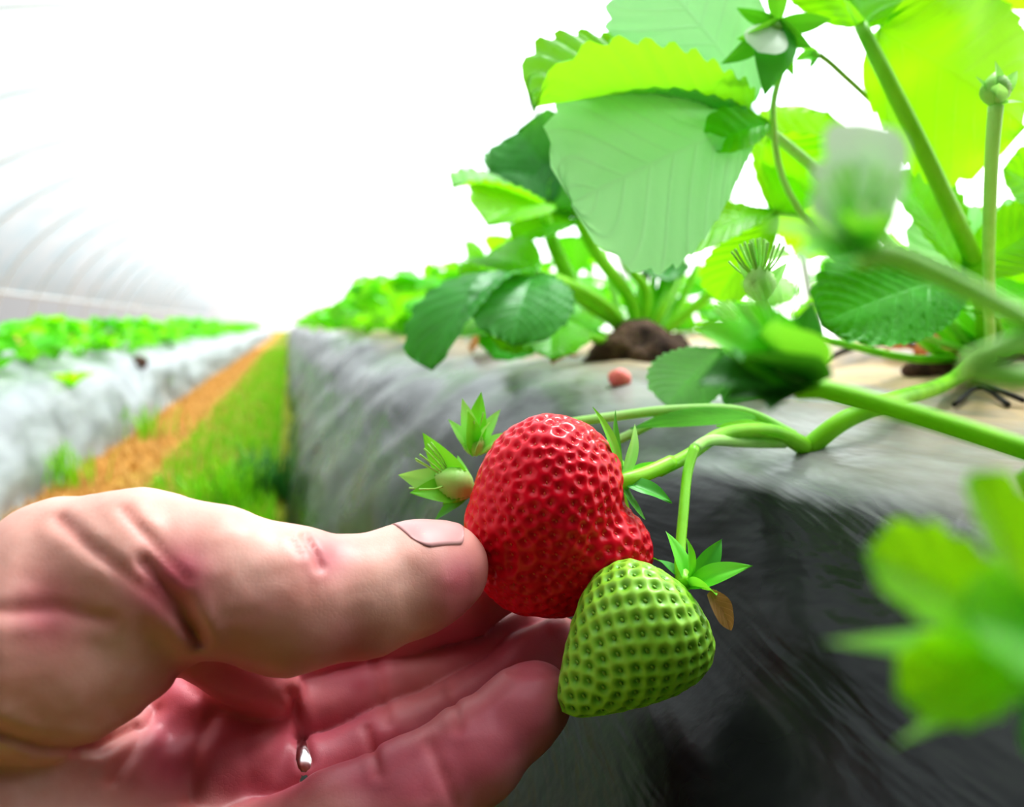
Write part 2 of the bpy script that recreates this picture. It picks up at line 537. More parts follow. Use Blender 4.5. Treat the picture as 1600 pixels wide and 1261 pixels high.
# tunnel
TCX, THW, THH = -1.03, 3.15, 2.5
def tunnel_pt(a, y, k=1.0):
    return (TCX + THW * k * math.cos(a), y, THH * k * math.sin(a))
a0 = math.asin(0.78 / THH)
angs = np.linspace(a0, math.pi - a0, 64)
ty = np.r_[np.arange(-0.7, 42.1, 0.85)]
TV, TF = [], []
for i, y in enumerate(ty):
    for a in angs:
        sag = 1.0 - 0.010 * (i % 2)
        TV.append(tunnel_pt(a, y, sag))
n = len(angs)
TF = [(i * n + k, i * n + k + 1, (i + 1) * n + k + 1, (i + 1) * n + k) for i in range(len(ty) - 1) for k in range(n - 1)]
film = mesh_obj('ceiling', TV, TF, M['film'])
tag(film, kind='structure')
for i, y in enumerate(ty[::2]):
    if y < 2.5 or y > 30: continue
    pts = [tunnel_pt(a, y, 0.992) for a in np.linspace(0, math.pi, 41)]
    o = tube_obj('trim_%d' % (i + 1), pts, 0.018, M['hoop'], segs=8, n=1)
    tag(o, kind='structure')
for i, sx in enumerate((-1,)):
    x = TCX + sx * THW * math.cos(a0) * 0.99
    o = tube_obj('baseboard_left' if sx < 0 else 'baseboard_right', [(x, -0.7, 0.78), (x, 10, 0.78), (x, 25, 0.78), (x, 42, 0.78)], 0.022, M['hoop'], segs=8, n=1)
    tag(o, kind='structure')
t = NT('light blocker'); M['blocker'] = t.done(t.bsdf(t.mix(t.noise(3, 3, vec=t.coord('Object')), (0.010, 0.014, 0.012), (0.03, 0.04, 0.035)), 0.8, 0.2))
WV = [(TCX, -0.7, 0.0)] + [tunnel_pt(a, -0.7, 1.0) for a in np.linspace(0, math.pi, 49)]
mesh_obj('light_blocker', WV, [(0, i + 1, i + 2) for i in range(48)], M['blocker'], smooth=False)['kind'] = 'structure'  # unseen dark sheet added behind the camera to cut frontal light

# ------------------------------------------------------------------ implicit surfaces


def smin(a, b, k):
    h = np.maximum(k - np.abs(a - b), 0) / k
    return np.minimum(a, b) - h * h * k * 0.25


def smax(a, b, k):
    return -smin(-a, -b, k)


def cap(p, a, b, ra, rb):
    ab = b - a
    t = np.clip(((p - a) @ ab) / np.dot(ab, ab), 0, 1)
    return np.linalg.norm(p - a - t[..., None] * ab, axis=-1) - (ra + (rb - ra) * t)


def chain(p, pts, k=0.003):
    d = None
    for (a, ra), (b, rb) in zip(pts[:-1], pts[1:]):
        c = cap(p, a, b, ra, rb)
        d = c if d is None else smin(d, c, k)
    return d


def ell(p, c, r, R=None):
    q = p - c
    if R is not None: q = q @ R.T
    r = np.asarray(r)
    k0 = np.linalg.norm(q / r, axis=-1)
    k1 = np.linalg.norm(q / (r * r), axis=-1) + 1e-9
    return k0 * (k0 - 1) / k1


def surface_nets(f, lo, hi, h):
    lo, hi = np.asarray(lo), np.asarray(hi)
    dim = np.ceil((hi - lo) / h).astype(int) + 1
    ax = [lo[i] + h * np.arange(dim[i]) for i in range(3)]
    G = np.empty(dim, np.float64)
    yy, zz = np.meshgrid(ax[1], ax[2], indexing='ij')
    for i0 in range(0, dim[0], 24):
        xs = ax[0][i0:i0 + 24]
        p = np.empty((len(xs), dim[1], dim[2], 3))
        p[..., 0] = xs[:, None, None]; p[..., 1] = yy; p[..., 2] = zz
        G[i0:i0 + 24] = f(p)
    S = G < 0
    n = np.array(dim) - 1
    cnt = np.zeros(n, np.int8); acc = np.zeros((*n, 3))
    def corner(o): return tuple(slice(o[i], o[i] + n[i]) for i in range(3))
    for axis in range(3):
        oth = [i for i in range(3) if i != axis]
        for a in (0, 1):
            for b in (0, 1):
                o0 = [0, 0, 0]; o0[oth[0]] = a; o0[oth[1]] = b
                o1 = list(o0); o1[axis] = 1
                g0, g1 = G[corner(o0)], G[corner(o1)]
                m = (g0 < 0) != (g1 < 0)
                t = np.where(m, g0 / np.where(m, g0 - g1, 1), 0)
                cnt += m
                for i in range(3):
                    acc[..., i] += np.where(m, t if i == axis else o0[i], 0)
    act = cnt > 0
    idx = -np.ones(n, np.int64); idx[act] = np.arange(act.sum())
    ijk = np.argwhere(act)
    V = lo + h * (ijk + acc[act] / cnt[act][:, None])
    F = []
    for axis in range(3):
        o = [i for i in range(3) if i != axis]
        g0 = [slice(1, n[i]) for i in range(3)]; g0[axis] = slice(0, n[axis])
        g1 = list(g0); g1[axis] = slice(1, n[axis] + 1)
        s0, s1 = S[tuple(g0)], S[tuple(g1)]
        for flip, m in ((False, s0 & ~s1), (True, ~s0 & s1)):
            w_ = np.argwhere(m)
            if not len(w_): continue
            base = w_ + 1; base[:, axis] -= 1
            def at(da, db):
                c = base.copy(); c[:, o[0]] -= da; c[:, o[1]] -= db
                return idx[tuple(c.T)]
            q = np.stack([at(1, 1), at(0, 1), at(0, 0), at(1, 0)], 1)
            if axis == 1: q = q[:, ::-1]
            if flip: q = q[:, ::-1]
            F.append(q)
    F = np.concatenate(F)
    e = h * 0.3
    for _ in range(3):
        v0 = f(V)
        g = np.stack([f(V + e * np.eye(3)[i]) - f(V - e * np.eye(3)[i]) for i in range(3)], 1) / (2 * e)
        V = V - np.clip(v0, -h, h)[:, None] * g / (np.sum(g * g, 1)[:, None] + 1e-6) * 0.8
    return V, F


def px2(p):
    """camera-space points -> pixel coordinates"""
    return p[..., 0] / p[..., 2] * FPX + CX, p[..., 1] / p[..., 2] * FPX + CY


def dist_poly(px, py, pts):
    d = np.full(px.shape, 1e9)
    for (x0, y0), (x1, y1) in zip(pts[:-1], pts[1:]):
        dx, dy = x1 - x0, y1 - y0
        t = np.clip(((px - x0) * dx + (py - y0) * dy) / (dx * dx + dy * dy), 0, 1)
        d = np.minimum(d, np.hypot(px - x0 - t * dx, py - y0 - t * dy))
    return d


# ------------------------------------------------------------------ the hand
def J(px, py, d, rpx):
    return (C(px, py, d), rpx * d / FPX)


THUMB = [J(110, 915, .152, 140), J(210, 898, .152, 128), J(330, 905, .154, 108), J(450, 936, .159, 108), J(570, 930, .166, 88),
         J(650, 902, .172, 82), J(690, 889, .176, 73)]
THENAR = [J(-40, 1020, .150, 170), J(90, 1000, .150, 165), J(205, 985, .152, 102)]
PALM = [J(-260, 1320, .150, 190), J(-20, 1260, .160, 185), J(180, 1260, .178, 150), J(345, 1240, .190, 120)]
HEEL = [J(-200, 1420, .145, 190), J(60, 1420, .155, 160), J(330, 1400, .166, 130)]
PADS = [J(250, 1290, .170, 75), J(330, 1215, .178, 84), J(392, 1190, .181, 66)]
PAD2 = [J(300, 1110, .186, 70), J(395, 1090, .190, 70)]
INDEX = [J(330, 1080, .196, 74), J(470, 1015, .203, 64), J(620, 972, .207, 58), J(725, 938, .206, 54), J(800, 900, .209, 48)]
MIDDLE = [J(330, 1170, .193, 78), J(455, 1120, .197, 72), J(600, 1085, .203, 66), J(730, 1050, .209, 58), J(830, 1000, .213, 52)]
RING = [J(330, 1260, .180, 84), J(490, 1222, .182, 60), J(620, 1165, .190, 60), J(750, 1100, .199, 56), J(830, 1035, .203, 48), J(872, 1006, .204, 42)]
PINKY = [J(360, 1370, .165, 88), J(540, 1290, .163, 84), J(650, 1238, .166, 80), J(740, 1178, .171, 74), J(815, 1112, .176, 62), J(838, 1092, .178, 56)]
WRIST = [J(-170, 1160, .150, 230), J(-420, 1290, .140, 235), J(-800, 1480, .130, 250)]

# crease lines on the skin: pixel polyline, width px, depth mm, near depth limit
CREASES = [
    ([(95, 815), (150, 862), (235, 925), (300, 985)], 11, 1.0, .17),
    ([(195, 800), (250, 862), (290, 905)], 9, 0.7, .17),
    ([(225, 880), (285, 945), (312, 1000)], 12, 1.8, .17),
    ([(0, 955), (90, 950), (170, 968)], 12, 0.7, .17),
    ([(-20, 1135), (60, 1165), (150, 1170), (210, 1140)], 10, 1.3, .18),
    ([(475, 840), (492, 868), (500, 888)], 6, 0.8, .17),
    ([(458, 846), (470, 866)], 6, 0.5, .17),
    ([(455, 1085), (470, 1140), (478, 1190)], 8, 1.3, .23),
    ([(588, 1040), (598, 1080), (606, 1130)], 8, 0.7, .23),
    ([(572, 1140), (585, 1180), (592, 1210)], 7, 0.7, .23),
    ([(700, 1075), (712, 1110), (716, 1140)], 7, 0.6, .23),
    ([(672, 1165), (690, 1210), (712, 1260)], 8, 0.6, .23),
    ([(800, 1050), (840, 1050), (870, 1056)], 6, 0.4, .23),
    ([(245, 1110), (215, 1160), (175, 1220)], 9, 0.8, .23),
    ([(330, 1120), (310, 1170), (300, 1250)], 11, 0.9, .23),
    ([(285, 1060), (340, 1110), (400, 1125), (445, 1120)], 11, 0.8, .23),
]
REDS = [((240, 930), 60), ((290, 890), 45), ((380, 1050), 110), ((300, 1110), 70), ((720, 900), 45), ((560, 1020), 60), ((830, 1110), 80), ((850, 1010), 60),
        ((650, 1235), 110), ((750, 1170), 90), ((560, 1180), 80), ((70, 960), 60), ((720, 975), 60), ((510, 870), 40), ((380, 1210), 90), ((250, 1200), 80), ((440, 1190), 60)]


def hand_core(p):
    thumb = chain(p, THUMB, .004)
    then = chain(p, THENAR, .006)
    palm = smin(chain(p, PALM, .010), chain(p, HEEL, .010), .014)
    palm = smin(palm, chain(p, WRIST, .010), .014)
    palm = smin(palm, chain(p, PADS, .003), .0025)
    palm = smin(palm, chain(p, PAD2, .003), .004)
    upper = smin(thumb, then, .0035)
    # web of skin between the thumb and the palm
    web = cap(p, C(300, 1010, .168), C(420, 1075, .184), 50 * .172 / FPX, 46 * .184 / FPX)
    palm = smin(palm, web, .004)
    d = smin(upper, palm, .0030)
    body = d
    for ch, k in ((INDEX, .004), (MIDDLE, .003), (RING, .0022), (PINKY, .003)):
        d = np.minimum(d, smin(body, chain(p, ch, .0035), k))
    return d


def hand_sdf(p):
    d = hand_core(p)
    u, v = px2(p)
    near = np.abs(d) < .006
    add = np.zeros_like(d)
    un, vn, zn = u[near], v[near], p[..., 2][near]
    a = np.zeros_like(un)
    for pts, wd, mm, lim in CREASES:
        q = dist_poly(un, vn, pts)
        a += np.where(zn < lim, mm * .00085 * np.exp(-(q / (wd * 1.05)) ** 2), 0)
        a -= np.where(zn < lim, mm * .00022 * np.exp(-((q - wd * 2.4) / (wd * 1.3)) ** 2), 0)
    a += .00020 * noise2(un / 55 + vn / 140, vn / 42 - zn * 60, 2) + .00010 * noise2(un / 20, vn / 17 + zn * 200, 4)
    add[near] = a
    return d + add


lo = np.array([-.175, .012, .085]); hi = np.array([.022, .150, .232])
hV, hF = surface_nets(hand_sdf, lo, hi, .00095)
u_, v_ = px2(hV)
red = np.zeros(len(hV))
for (x, y), r in REDS:
    red += np.exp(-(((u_ - x) ** 2 + (v_ - y) ** 2) / r ** 2)) * .75
cre = np.zeros(len(hV))
for pts, wd, mm, lim in CREASES:
    cre = np.maximum(cre, np.where(hV[:, 2] < lim, np.exp(-(dist_poly(u_, v_, pts) / (wd * 1.3)) ** 2) * min(1, mm), 0))
# the underside fingers are redder than the thumb: flush plus purplish shade painted in
red = np.clip(red + np.clip((hV[:, 2] - .165) / .03, 0, 1) * .45, 0, 1)
hand = thing('hand', P(180, 1000, .16), "left hand reaching in from lower left, pinching the red strawberry between thumb and fingers", 'hand')
mesh_obj('skin', c2w(hV), hF, M['skin'], hand, attrs={'red': red, 'crease': cre})

# thumbnail: a curved plate seated on the back of the thumb tip
na, nb = 22, 19
ax0, ax1 = C(626, 905, .1708), C(720, 880, .1776)
T = (ax1 - ax0) / np.linalg.norm(ax1 - ax0)
up = np.array([0.0, -1.0, -0.12]); up -= T * np.dot(up, T); up /= np.linalg.norm(up)
sd_ = np.cross(T, up)
outer = []
for i in range(na):
    s = i / (na - 1)
    for j in range(nb):
        tt = j / (nb - 1) * 2 - 1
        wdt = 0.80 * (1 - 0.35 * max(0, (0.25 - s) / 0.25) ** 2 - 0.45 * max(0, (s - 0.8) / 0.2) ** 2)
        th = tt * wdt
        c0 = ax0 + (ax1 - ax0) * (s * 1.06 + 0.02 - 0.10 * (tt * tt) * (1 if s > .5 else -0.6) * abs(s - .5) * 2)
        dr = up * math.cos(th) + sd_ * math.sin(th)
        r = np.linspace(.004, .016, 120)
        val = hand_sdf(c0 + r[:, None] * dr)
        k = np.argmax(val > 0) if (val > 0).any() else 80
        outer.append(c0 + dr * (r[k] + .00010 + .0002 * s * s))
outer = np.array(outer).reshape(na, nb, 3)
# light smoothing of the plate
for _ in range(6):
    o2 = outer.copy()
    o2[1:-1, 1:-1] = (outer[1:-1, 1:-1] * 2 + outer[:-2, 1:-1] + outer[2:, 1:-1] + outer[1:-1, :-2] + outer[1:-1, 2:]) / 6
    outer = o2
inner = outer - (outer - (ax0 + ax1)[None, None] / 2) * 0.14
NV = np.concatenate([outer.reshape(-1, 3), inner.reshape(-1, 3)])
m_ = na * nb
NF = []
for i in range(na - 1):
    for j in range(nb - 1):
        q = (i * nb + j, i * nb + j + 1, (i + 1) * nb + j + 1, (i + 1) * nb + j)
        NF.append(q); NF.append(tuple(x + m_ for x in q[::-1]))
edge = [i for i in range(nb)] + [i * nb + nb - 1 for i in range(1, na)] + [(na - 1) * nb + j for j in range(nb - 2, -1, -1)] + [i * nb for i in range(na - 2, 0, -1)]
for a, b in zip(edge, edge[1:] + edge[:1]):
    NF.append((a, a + m_, b + m_, b))
nail = mesh_obj('thumbnail', c2w(NV), NF, M['nail'], hand)
nail['label'] = 'glossy pink thumbnail'

# ring
def torus_band(c, axis, R, wid, thk, n=64, m=12):
    axis = axis / np.linalg.norm(axis)
    a = np.cross(axis, [0.3, 0.9, 0.2]); a /= np.linalg.norm(a); b = np.cross(axis, a)
    V, F = [], []
    for i in range(n):
        th = 2 * math.pi * i / n
        rd = a * math.cos(th) + b * math.sin(th)
        for j in range(m):
            ph = 2 * math.pi * j / m
            V.append(c + rd * (R + thk * math.cos(ph)) + axis * wid * math.sin(ph))
    for i in range(n):
        for j in range(m):
            F.append((i * m + j, ((i + 1) % n) * m + j, ((i + 1) % n) * m + (j + 1) % m, i * m + (j + 1) % m))
    return np.array(V), F
ra, rb = RING[1][0], RING[2][0]
rv, rf = torus_band(ra - (rb - ra) * 0.06, rb - ra, 60 * .182 / FPX + .0001, .0022, .0009)
ring = mesh_obj('ring', c2w(rv), rf, M['silver'])
tag(ring, 'plain polished silver ring worn at the base of the finger below the middle finger', 'ring')
#@@HANDEND

# ------------------------------------------------------------------ strawberries
def seed_mesh(c, nrm, size, rngv):
    """one teardrop achene lying flat on the surface"""
    a = np.cross(nrm, rngv); a /= np.linalg.norm(a); b = np.cross(nrm, a)
    V, F = [], []
    for i in range(4):
        ph = math.pi * (i + .5) / 4
        for k in range(6):
            th = 2 * math.pi * k / 6
            r = math.sin(ph)
            V.append(c + size * (a * math.cos(ph) * 1.0 + b * r * math.cos(th) * .62 + nrm * r * math.sin(th) * .42))
    for i in range(3):
        for k in range(6):
            F.append((i * 6 + k, i * 6 + (k + 1) % 6, (i + 1) * 6 + (k + 1) % 6, (i + 1) * 6 + k))
    F.append(tuple(range(5, -1, -1))); F.append(tuple(range(18, 24)))
    return V, F


def vnormals(V, F):
    F = np.asarray(F)
    fn = np.cross(V[F[:, 1]] - V[F[:, 0]], V[F[:, 2]] - V[F[:, 0]])
    N = np.zeros_like(V)
    for k in range(F.shape[1]): np.add.at(N, F[:, k], fn)
    return N / (np.linalg.norm(N, axis=1)[:, None] + 1e-12)


def poisson(V, d):
    order = rng.permutation(len(V)); keep = []
    cells = {}
    for i in order:
        c = tuple((V[i] // d).astype(int)); ok = True
        for a in (-1, 0, 1):
            for b in (-1, 0, 1):
                for e in (-1, 0, 1):
                    for j in cells.get((c[0] + a, c[1] + b, c[2] + e), ()):
                        if np.sum((V[i] - V[j]) ** 2) < d * d: ok = False
        if ok:
            keep.append(i); cells.setdefault(c, []).append(i)
    return keep


def dimple(V, F, seeds, sigma, depth):
    N = vnormals(V, F)
    S = V[seeds]
    best = np.full(len(V), 1e9)
    for c0 in range(0, len(S), 40):
        dd = np.linalg.norm(V[:, None] - S[None, c0:c0 + 40], axis=2).min(1)
        best = np.minimum(best, dd)
    g = np.exp(-(best / sigma) ** 2)
    return V - N * (g * depth)[:, None], g, N


berry_c = P(850, 800, .192)
red_root = thing('strawberry', P(865, 800, .192), 'ripe red lobed strawberry pinched between the thumb and fingers', 'strawberry')
BD = .192
def berry_sdf(p):
    a = ell(p, C(852, 792, BD), np.array([112, 132, 118]) * BD / FPX)
    b = ell(p, C(800, 845, BD + .001), np.array([70, 78, 80]) * BD / FPX)
    c = ell(p, C(938, 858, BD - .001), np.array([80, 78, 84]) * BD / FPX)
    e = ell(p, C(865, 890, BD + .003), np.array([92, 72, 84]) * BD / FPX)
    a = smin(a, ell(p, C(868, 752, BD), np.array([92, 92, 92]) * BD / FPX), .010)
    d = smin(smin(a, b, .008), e, .010)
    d = smin(d, c, .0028)
    return d + .0006 * noise2(p[..., 0] * 140, p[..., 1] * 140 + p[..., 2] * 90, 1)
bv_, bf_ = surface_nets(berry_sdf, C(852, 800, BD) - .031, C(852, 800, BD) + .034, .00055)
bw = c2w(bv_)
bf_ = np.asarray(bf_)
seeds = poisson(bw, .0026)
bw2, g, N = dimple(bw, bf_, seeds, .00115, .0010)
mb = MB().add(bw2, bf_)
for i in seeds:
    v, f = seed_mesh(bw2[i] + N[i] * .00005, N[i], .00050, c2w(C(960, 750, BD)[None])[0] - bw2[i])
    mb.add(v, f, mi=1)
mb.build('flesh', [M['red'], M['seed']], red_root)


def leaflet(L, W, fold=0.3, curl=0.5, pleat=0.0, teeth=8, shape='obovate', ns=40, nt=8, ripple=0.0, seed=0, amp=0.07, twist=0.0):
    """local: base at origin, tip along +Y, upper face +Z"""
    s = np.linspace(0, 1, ns)
    if shape == 'obovate':
        wd = (s ** 0.62) * np.sqrt(np.clip(1 - s ** 3.2, 0, 1))
    elif shape == 'fan':
        wd = (s ** 0.95) * np.sqrt(np.clip(1 - s ** 3.6, 0, 1)) + .03 * (1 - s) * (s > 0)
    elif shape == 'round':
        wd = (s ** 0.5) * np.sqrt(np.clip(1 - s ** 2.2, 0, 1))
    elif shape == 'petal':
        wd = (s ** 0.8) * np.sqrt(np.clip(1 - s ** 4, 0, 1))
    else:
        wd = np.sin(math.pi * np.clip(s * 0.90 + 0.10, 0, 1)) ** 0.9 * (1 - s) ** 0.12
    wd = wd / wd.max() * W / 2
    t = np.linspace(-1, 1, 2 * nt + 1)
    S, Tt = np.meshgrid(s, t, indexing='ij')
    Wd = np.repeat(wd[:, None], len(t), 1)
    aT = np.abs(Tt)
    ph = (S - 0.30 * aT) * teeth
    fr = ph - np.floor(ph)
    x = Tt * Wd
    y = S * L
    if teeth > 0:
        tooth = (np.where(fr < .72, fr / .72, (1 - fr) / .28) - .35) * (aT ** 7) * amp * W * np.clip(Wd / (W * .16), 0, 1)
        x = x + np.sign(Tt) * tooth * .7
        y = y + tooth * .7
    z = np.zeros_like(x)
    if pleat: z = z - pleat * (np.abs(np.cos(math.pi * ph)) - .5) * np.clip(aT * 2.5, 0, 1)
    if ripple: z = z + ripple * W * noise2(S * 3.3 + seed * 7, Tt * 2.1 + seed, seed) * aT
    ang = fold * (0.75 + 0.25 * S)
    xx = x * np.cos(ang) - np.sign(x) * z * np.sin(ang) * 0
    zz = z + np.abs(x) * np.sin(ang)
    # bend along the length
    if abs(curl) > 1e-4:
        th = -curl * S
        yy0 = np.sin(curl * y / L) * L / curl
        zz0 = -(1 - np.cos(curl * y / L)) * L / curl
        y2 = yy0 + zz * np.sin(curl * y / L)
        z2 = zz0 + zz * np.cos(curl * y / L)
        y, zz = y2, z2
    if twist:
        a = twist * S
        xx, zz = xx * np.cos(a) - zz * np.sin(a), xx * np.sin(a) + zz * np.cos(a)
    V = np.stack([xx, y, zz], -1).reshape(-1, 3)
    n = 2 * nt + 1
    F = [(i * n + k, i * n + k + 1, (i + 1) * n + k + 1, (i + 1) * n + k) for i in range(ns - 1) for k in range(n - 1)]
    return V, F, np.stack([S, Tt], -1).reshape(-1, 2)


def frame(base, tipdir, nrm):
    y = np.asarray(tipdir, float); y = y / np.linalg.norm(y)
    z = np.asarray(nrm, float); z = z - y * np.dot(y, z); z /= np.linalg.norm(z)
    x = np.cross(y, z)
    return np.stack([x, y, z], 1), np.asarray(base, float)


def place(V, base, tipdir, nrm):
    R, b = frame(base, tipdir, nrm)
    return V @ R.T + b


def leaf_to(name, base, tip, nrm, W, mat, parent, L=None, **k):
    """a blade whose chord runs base -> tip"""
    base, tip = np.asarray(base), np.asarray(tip)
    ch = np.linalg.norm(tip - base)
    curl = k.get('curl', 0.5)
    Lr = ch / (math.sin(curl / 2) / (curl / 2)) if abs(curl) > 1e-3 else ch
    V, F, uv = leaflet(Lr, W * ch, **k)
    # rotate so that the chord runs along +Y
    a = curl / 2
    c, s = math.cos(a), math.sin(a)
    y, z = V[:, 1] * c - V[:, 2] * s, V[:, 1] * s + V[:, 2] * c
    V = np.stack([V[:, 0], y, z], 1)
    return mesh_obj(name, place(V, base, tip - base, nrm), F, mat, parent, uv=uv)


def sepal(parent, base, tip, nrm, W, mat, curl=0.4, fold=0.35, seed=0):
    return leaf_to('sepal', base, tip, nrm, W, mat, parent, teeth=0, shape='lance', curl=curl, fold=fold, ns=16, nt=4, ripple=.05, seed=seed)


# calyx of the red berry
cb = P(972, 752, .190)
for i, (x, y, d, W, m) in enumerate([(926, 636, .186, .22, 'sepal'), (962, 640, .192, .20, 'sepal_dark'), (992, 662, .197, .26, 'sepal_pale'),
                                     (1040, 722, .200, .30, 'sepal'), (1050, 786, .188, .42, 'sepal_dark'), (1008, 812, .184, .30, 'sepal_dark'),
                                     (955, 700, .204, .3, 'sepal'), (985, 800, .202, .35, 'sepal')]):
    tp = P(x, y, d)
    sepal(red_root, cb + (tp - cb) * .03, tp, D(.7, .4, .6) , W, M[m], curl=(-.5 if i % 2 else .45), seed=i)
tube_obj('stalk', [P(962, 757, .190), P(985, 748, .191), P(1015, 738, .195), P(1050, 722, .2)], [.0028, .0020, .0019, .0019], M['stem'], red_root)

# unripe green berry
gB, gT = P(1072, 918, .176), P(878, 1112, .170)
gax = (gT - gB); gL = np.linalg.norm(gax); gax = gax / gL
green_root = thing('strawberry', (gB + gT) / 2, 'unripe green strawberry with a seeded conical body hanging below the red one', 'strawberry')
ns_, nk = 190, 240
a = np.cross(gax, Fv); a /= np.linalg.norm(a); b = np.cross(gax, a)
s = np.linspace(0, 1, ns_)
rad = np.interp(s, [0, .015, .05, .12, .22, .34, .48, .62, .76, .87, .94, .98, 1.0], [.0, .26, .56, .84, .98, 1.0, .92, .76, .56, .38, .25, .15, 0.0])
for _ in range(10): rad[1:-1] = (rad[:-2] + 2 * rad[1:-1] + rad[2:]) / 4
rad *= .0160
th = np.linspace(0, 2 * math.pi, nk, endpoint=False)
SS, TH = np.meshgrid(s, th, indexing='ij')
RR = np.repeat(rad[:, None], nk, 1) * (1 + .03 * np.cos(2 * TH + .6) + .02 * np.cos(3 * TH + 4 * SS))
cen = gB + gax * (SS * gL)[..., None]
gV = (cen + a * (RR * np.cos(TH))[..., None] + b * (RR * np.sin(TH))[..., None]).reshape(-1, 3)
gF = [(i * nk + k, (i + 1) * nk + k, (i + 1) * nk + (k + 1) % nk, i * nk + (k + 1) % nk) for i in range(ns_ - 1) for k in range(nk)]
# seeds in rows round the fruit, alternate rows offset
seeds = []
arc = np.hypot(np.gradient(rad), np.gradient(s) * gL)
area = np.cumsum(rad * arc); area /= area[-1]
NS = 290
for k in range(3, NS):
    i = int(np.argmin(np.abs(area - (k + .5) / NS)))
    seeds.append(i * nk + int(round((k * 0.38196601 % 1.0) * nk)) % nk)
gF = np.asarray(gF)
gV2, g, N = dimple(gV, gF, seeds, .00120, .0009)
if np.mean(np.sum(N * (gV - (gB + gT) / 2), 1)) < 0:
    gF = gF[:, ::-1]; gV2, g, N = dimple(gV, gF, seeds, .00120, .0009)
mb = MB().add(gV2, gF)
npit = len(gV2)
for i in seeds:
    v, f = seed_mesh(gV2[i] + N[i] * .00020, N[i], .00058, gax)
    mb.add(v, f, mi=1)
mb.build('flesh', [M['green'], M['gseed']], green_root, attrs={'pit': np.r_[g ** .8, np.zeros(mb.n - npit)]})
cb = gB - gax * .0005
for i, (x, y, d, W, m) in enumerate([(1176, 884, .168, .36, 'sepal'), (1128, 842, .180, .42, 'sepal_dark'), (1040, 830, .182, .40, 'sepal'), (1072, 838, .172, .3, 'sepal'),
                                     (1018, 872, .188, .40, 'sepal_dark'), (1120, 930, .164, .45, 'sepal')]):
    sepal(green_root, cb + (P(x, y, d) - cb) * .03, P(x, y, d), D(.5, .5, .6), W, M[m], curl=.5, seed=i + 20)
o = sepal(green_root, P(1108, 925, .166), P(1142, 985, .170), D(.3, .2, .9), .45, M['tan'], curl=.6, seed=33)
o['label'] = 'withered brown sepal'
tube_obj('stalk', [P(1070, 915, .176), P(1063, 870, .182), P(1068, 800, .190), P(1074, 740, .198), P(1085, 700, .203)], [.0022, .0014, .0013, .0013, .0014], M['stem'], green_root)
#@@PART3
# ------------------------------------------------------------------ near plant, right of the picture
rnd = np.random.default_rng(5)
c1 = P(1535, 596, .385)
c1[2] = drop(c1[0], c1[1])
plant1 = thing('strawberry_plant', c1, 'nearest large strawberry plant at right with broad bright leaves and long arching stalks', 'plant')


def stalk(parent, pts, r, mat='stem', name='leaf_stalk'):
    return tube_obj(name, pts, r, M[mat], parent, segs=12)


def lf(parent, base, tip, nrm, W, mat, **k):
    kw = dict(teeth=9, pleat=.0012, ns=54, nt=10, ripple=.05, curl=.5, fold=.25, amp=.05)
    kw.update(k)
    return leaf_to('leaflet', base, tip, nrm, W, M[mat], parent, **kw)


# leaf with the two big pale leaflets and the folded green one, left of the plant
j1 = P(1180, 190, .300)
s1 = stalk(plant1, [c1 + [0, 0, .004], P(1500, 520, .375), P(1405, 400, .350), P(1290, 280, .320), P(1215, 215, .304), j1], [.0032, .0028, .0024, .0022, .0020, .0016], 'stem_pale')
lf(s1, j1, P(893, 318, .268), D(-.35, -.30, -.85), .80, 'leaf_pale', fold=.10, curl=-.45, shape='fan', teeth=11, pleat=.0009, ripple=.06)
lf(s1, P(1172, 172, .300), P(832, 168, .272), D(.05, .93, .40), .72, 'leaf', fold=.75, curl=.35, teeth=10, pleat=.0022)
lf(s1, P(1178, 160, .302), P(1000, -60, .300), D(-.2, -.25, -.9), .98, 'leaf_pale', fold=.10, curl=-.4, shape='round', teeth=11, pleat=.0009)
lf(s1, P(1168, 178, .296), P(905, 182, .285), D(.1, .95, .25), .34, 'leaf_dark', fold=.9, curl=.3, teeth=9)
# small stipule tuft at the junction
lf(s1, P(1200, 190, .297), P(1105, 232, .288), D(0, .3, .9), .7, 'leaf', teeth=5, ns=24, nt=6, fold=.5)

# tall main stalk with the sunlit leaf, top right
j2 = P(1345, 40, .300)
s2 = stalk(plant1, [c1 + [.001, 0, .004], P(1532, 440, .330), P(1466, 285, .300), P(1400, 150, .294), j2], [.0044, .0038, .0032, .0030, .0026])
lf(s2, P(1372, 46, .303), P(1600, 195, .318), D(-.3, .25, -.9), 1.05, 'leaf_bright', fold=.18, curl=-.35, shape='round', teeth=11, ripple=.08)
lf(s2, P(1376, 44, .330), P(1660, 20, .330), D(0, .92, .4), .40, 'leaf_bright', fold=.6, curl=.35, teeth=9)
lf(s2, j2, P(1330, -150, .335), D(.1, -.1, .9), .95, 'leaf', fold=.3, curl=.4)
lf(s2, P(1340, 40, .33), P(1225, -85, .320), D(-.1, .1, .9), .8, 'leaf', fold=.3, curl=.4)
lf(s2, P(1375, 45, .33), P(1520, -70, .345), D(.1, .6, .6), .7, 'leaf', fold=.3, curl=.4)

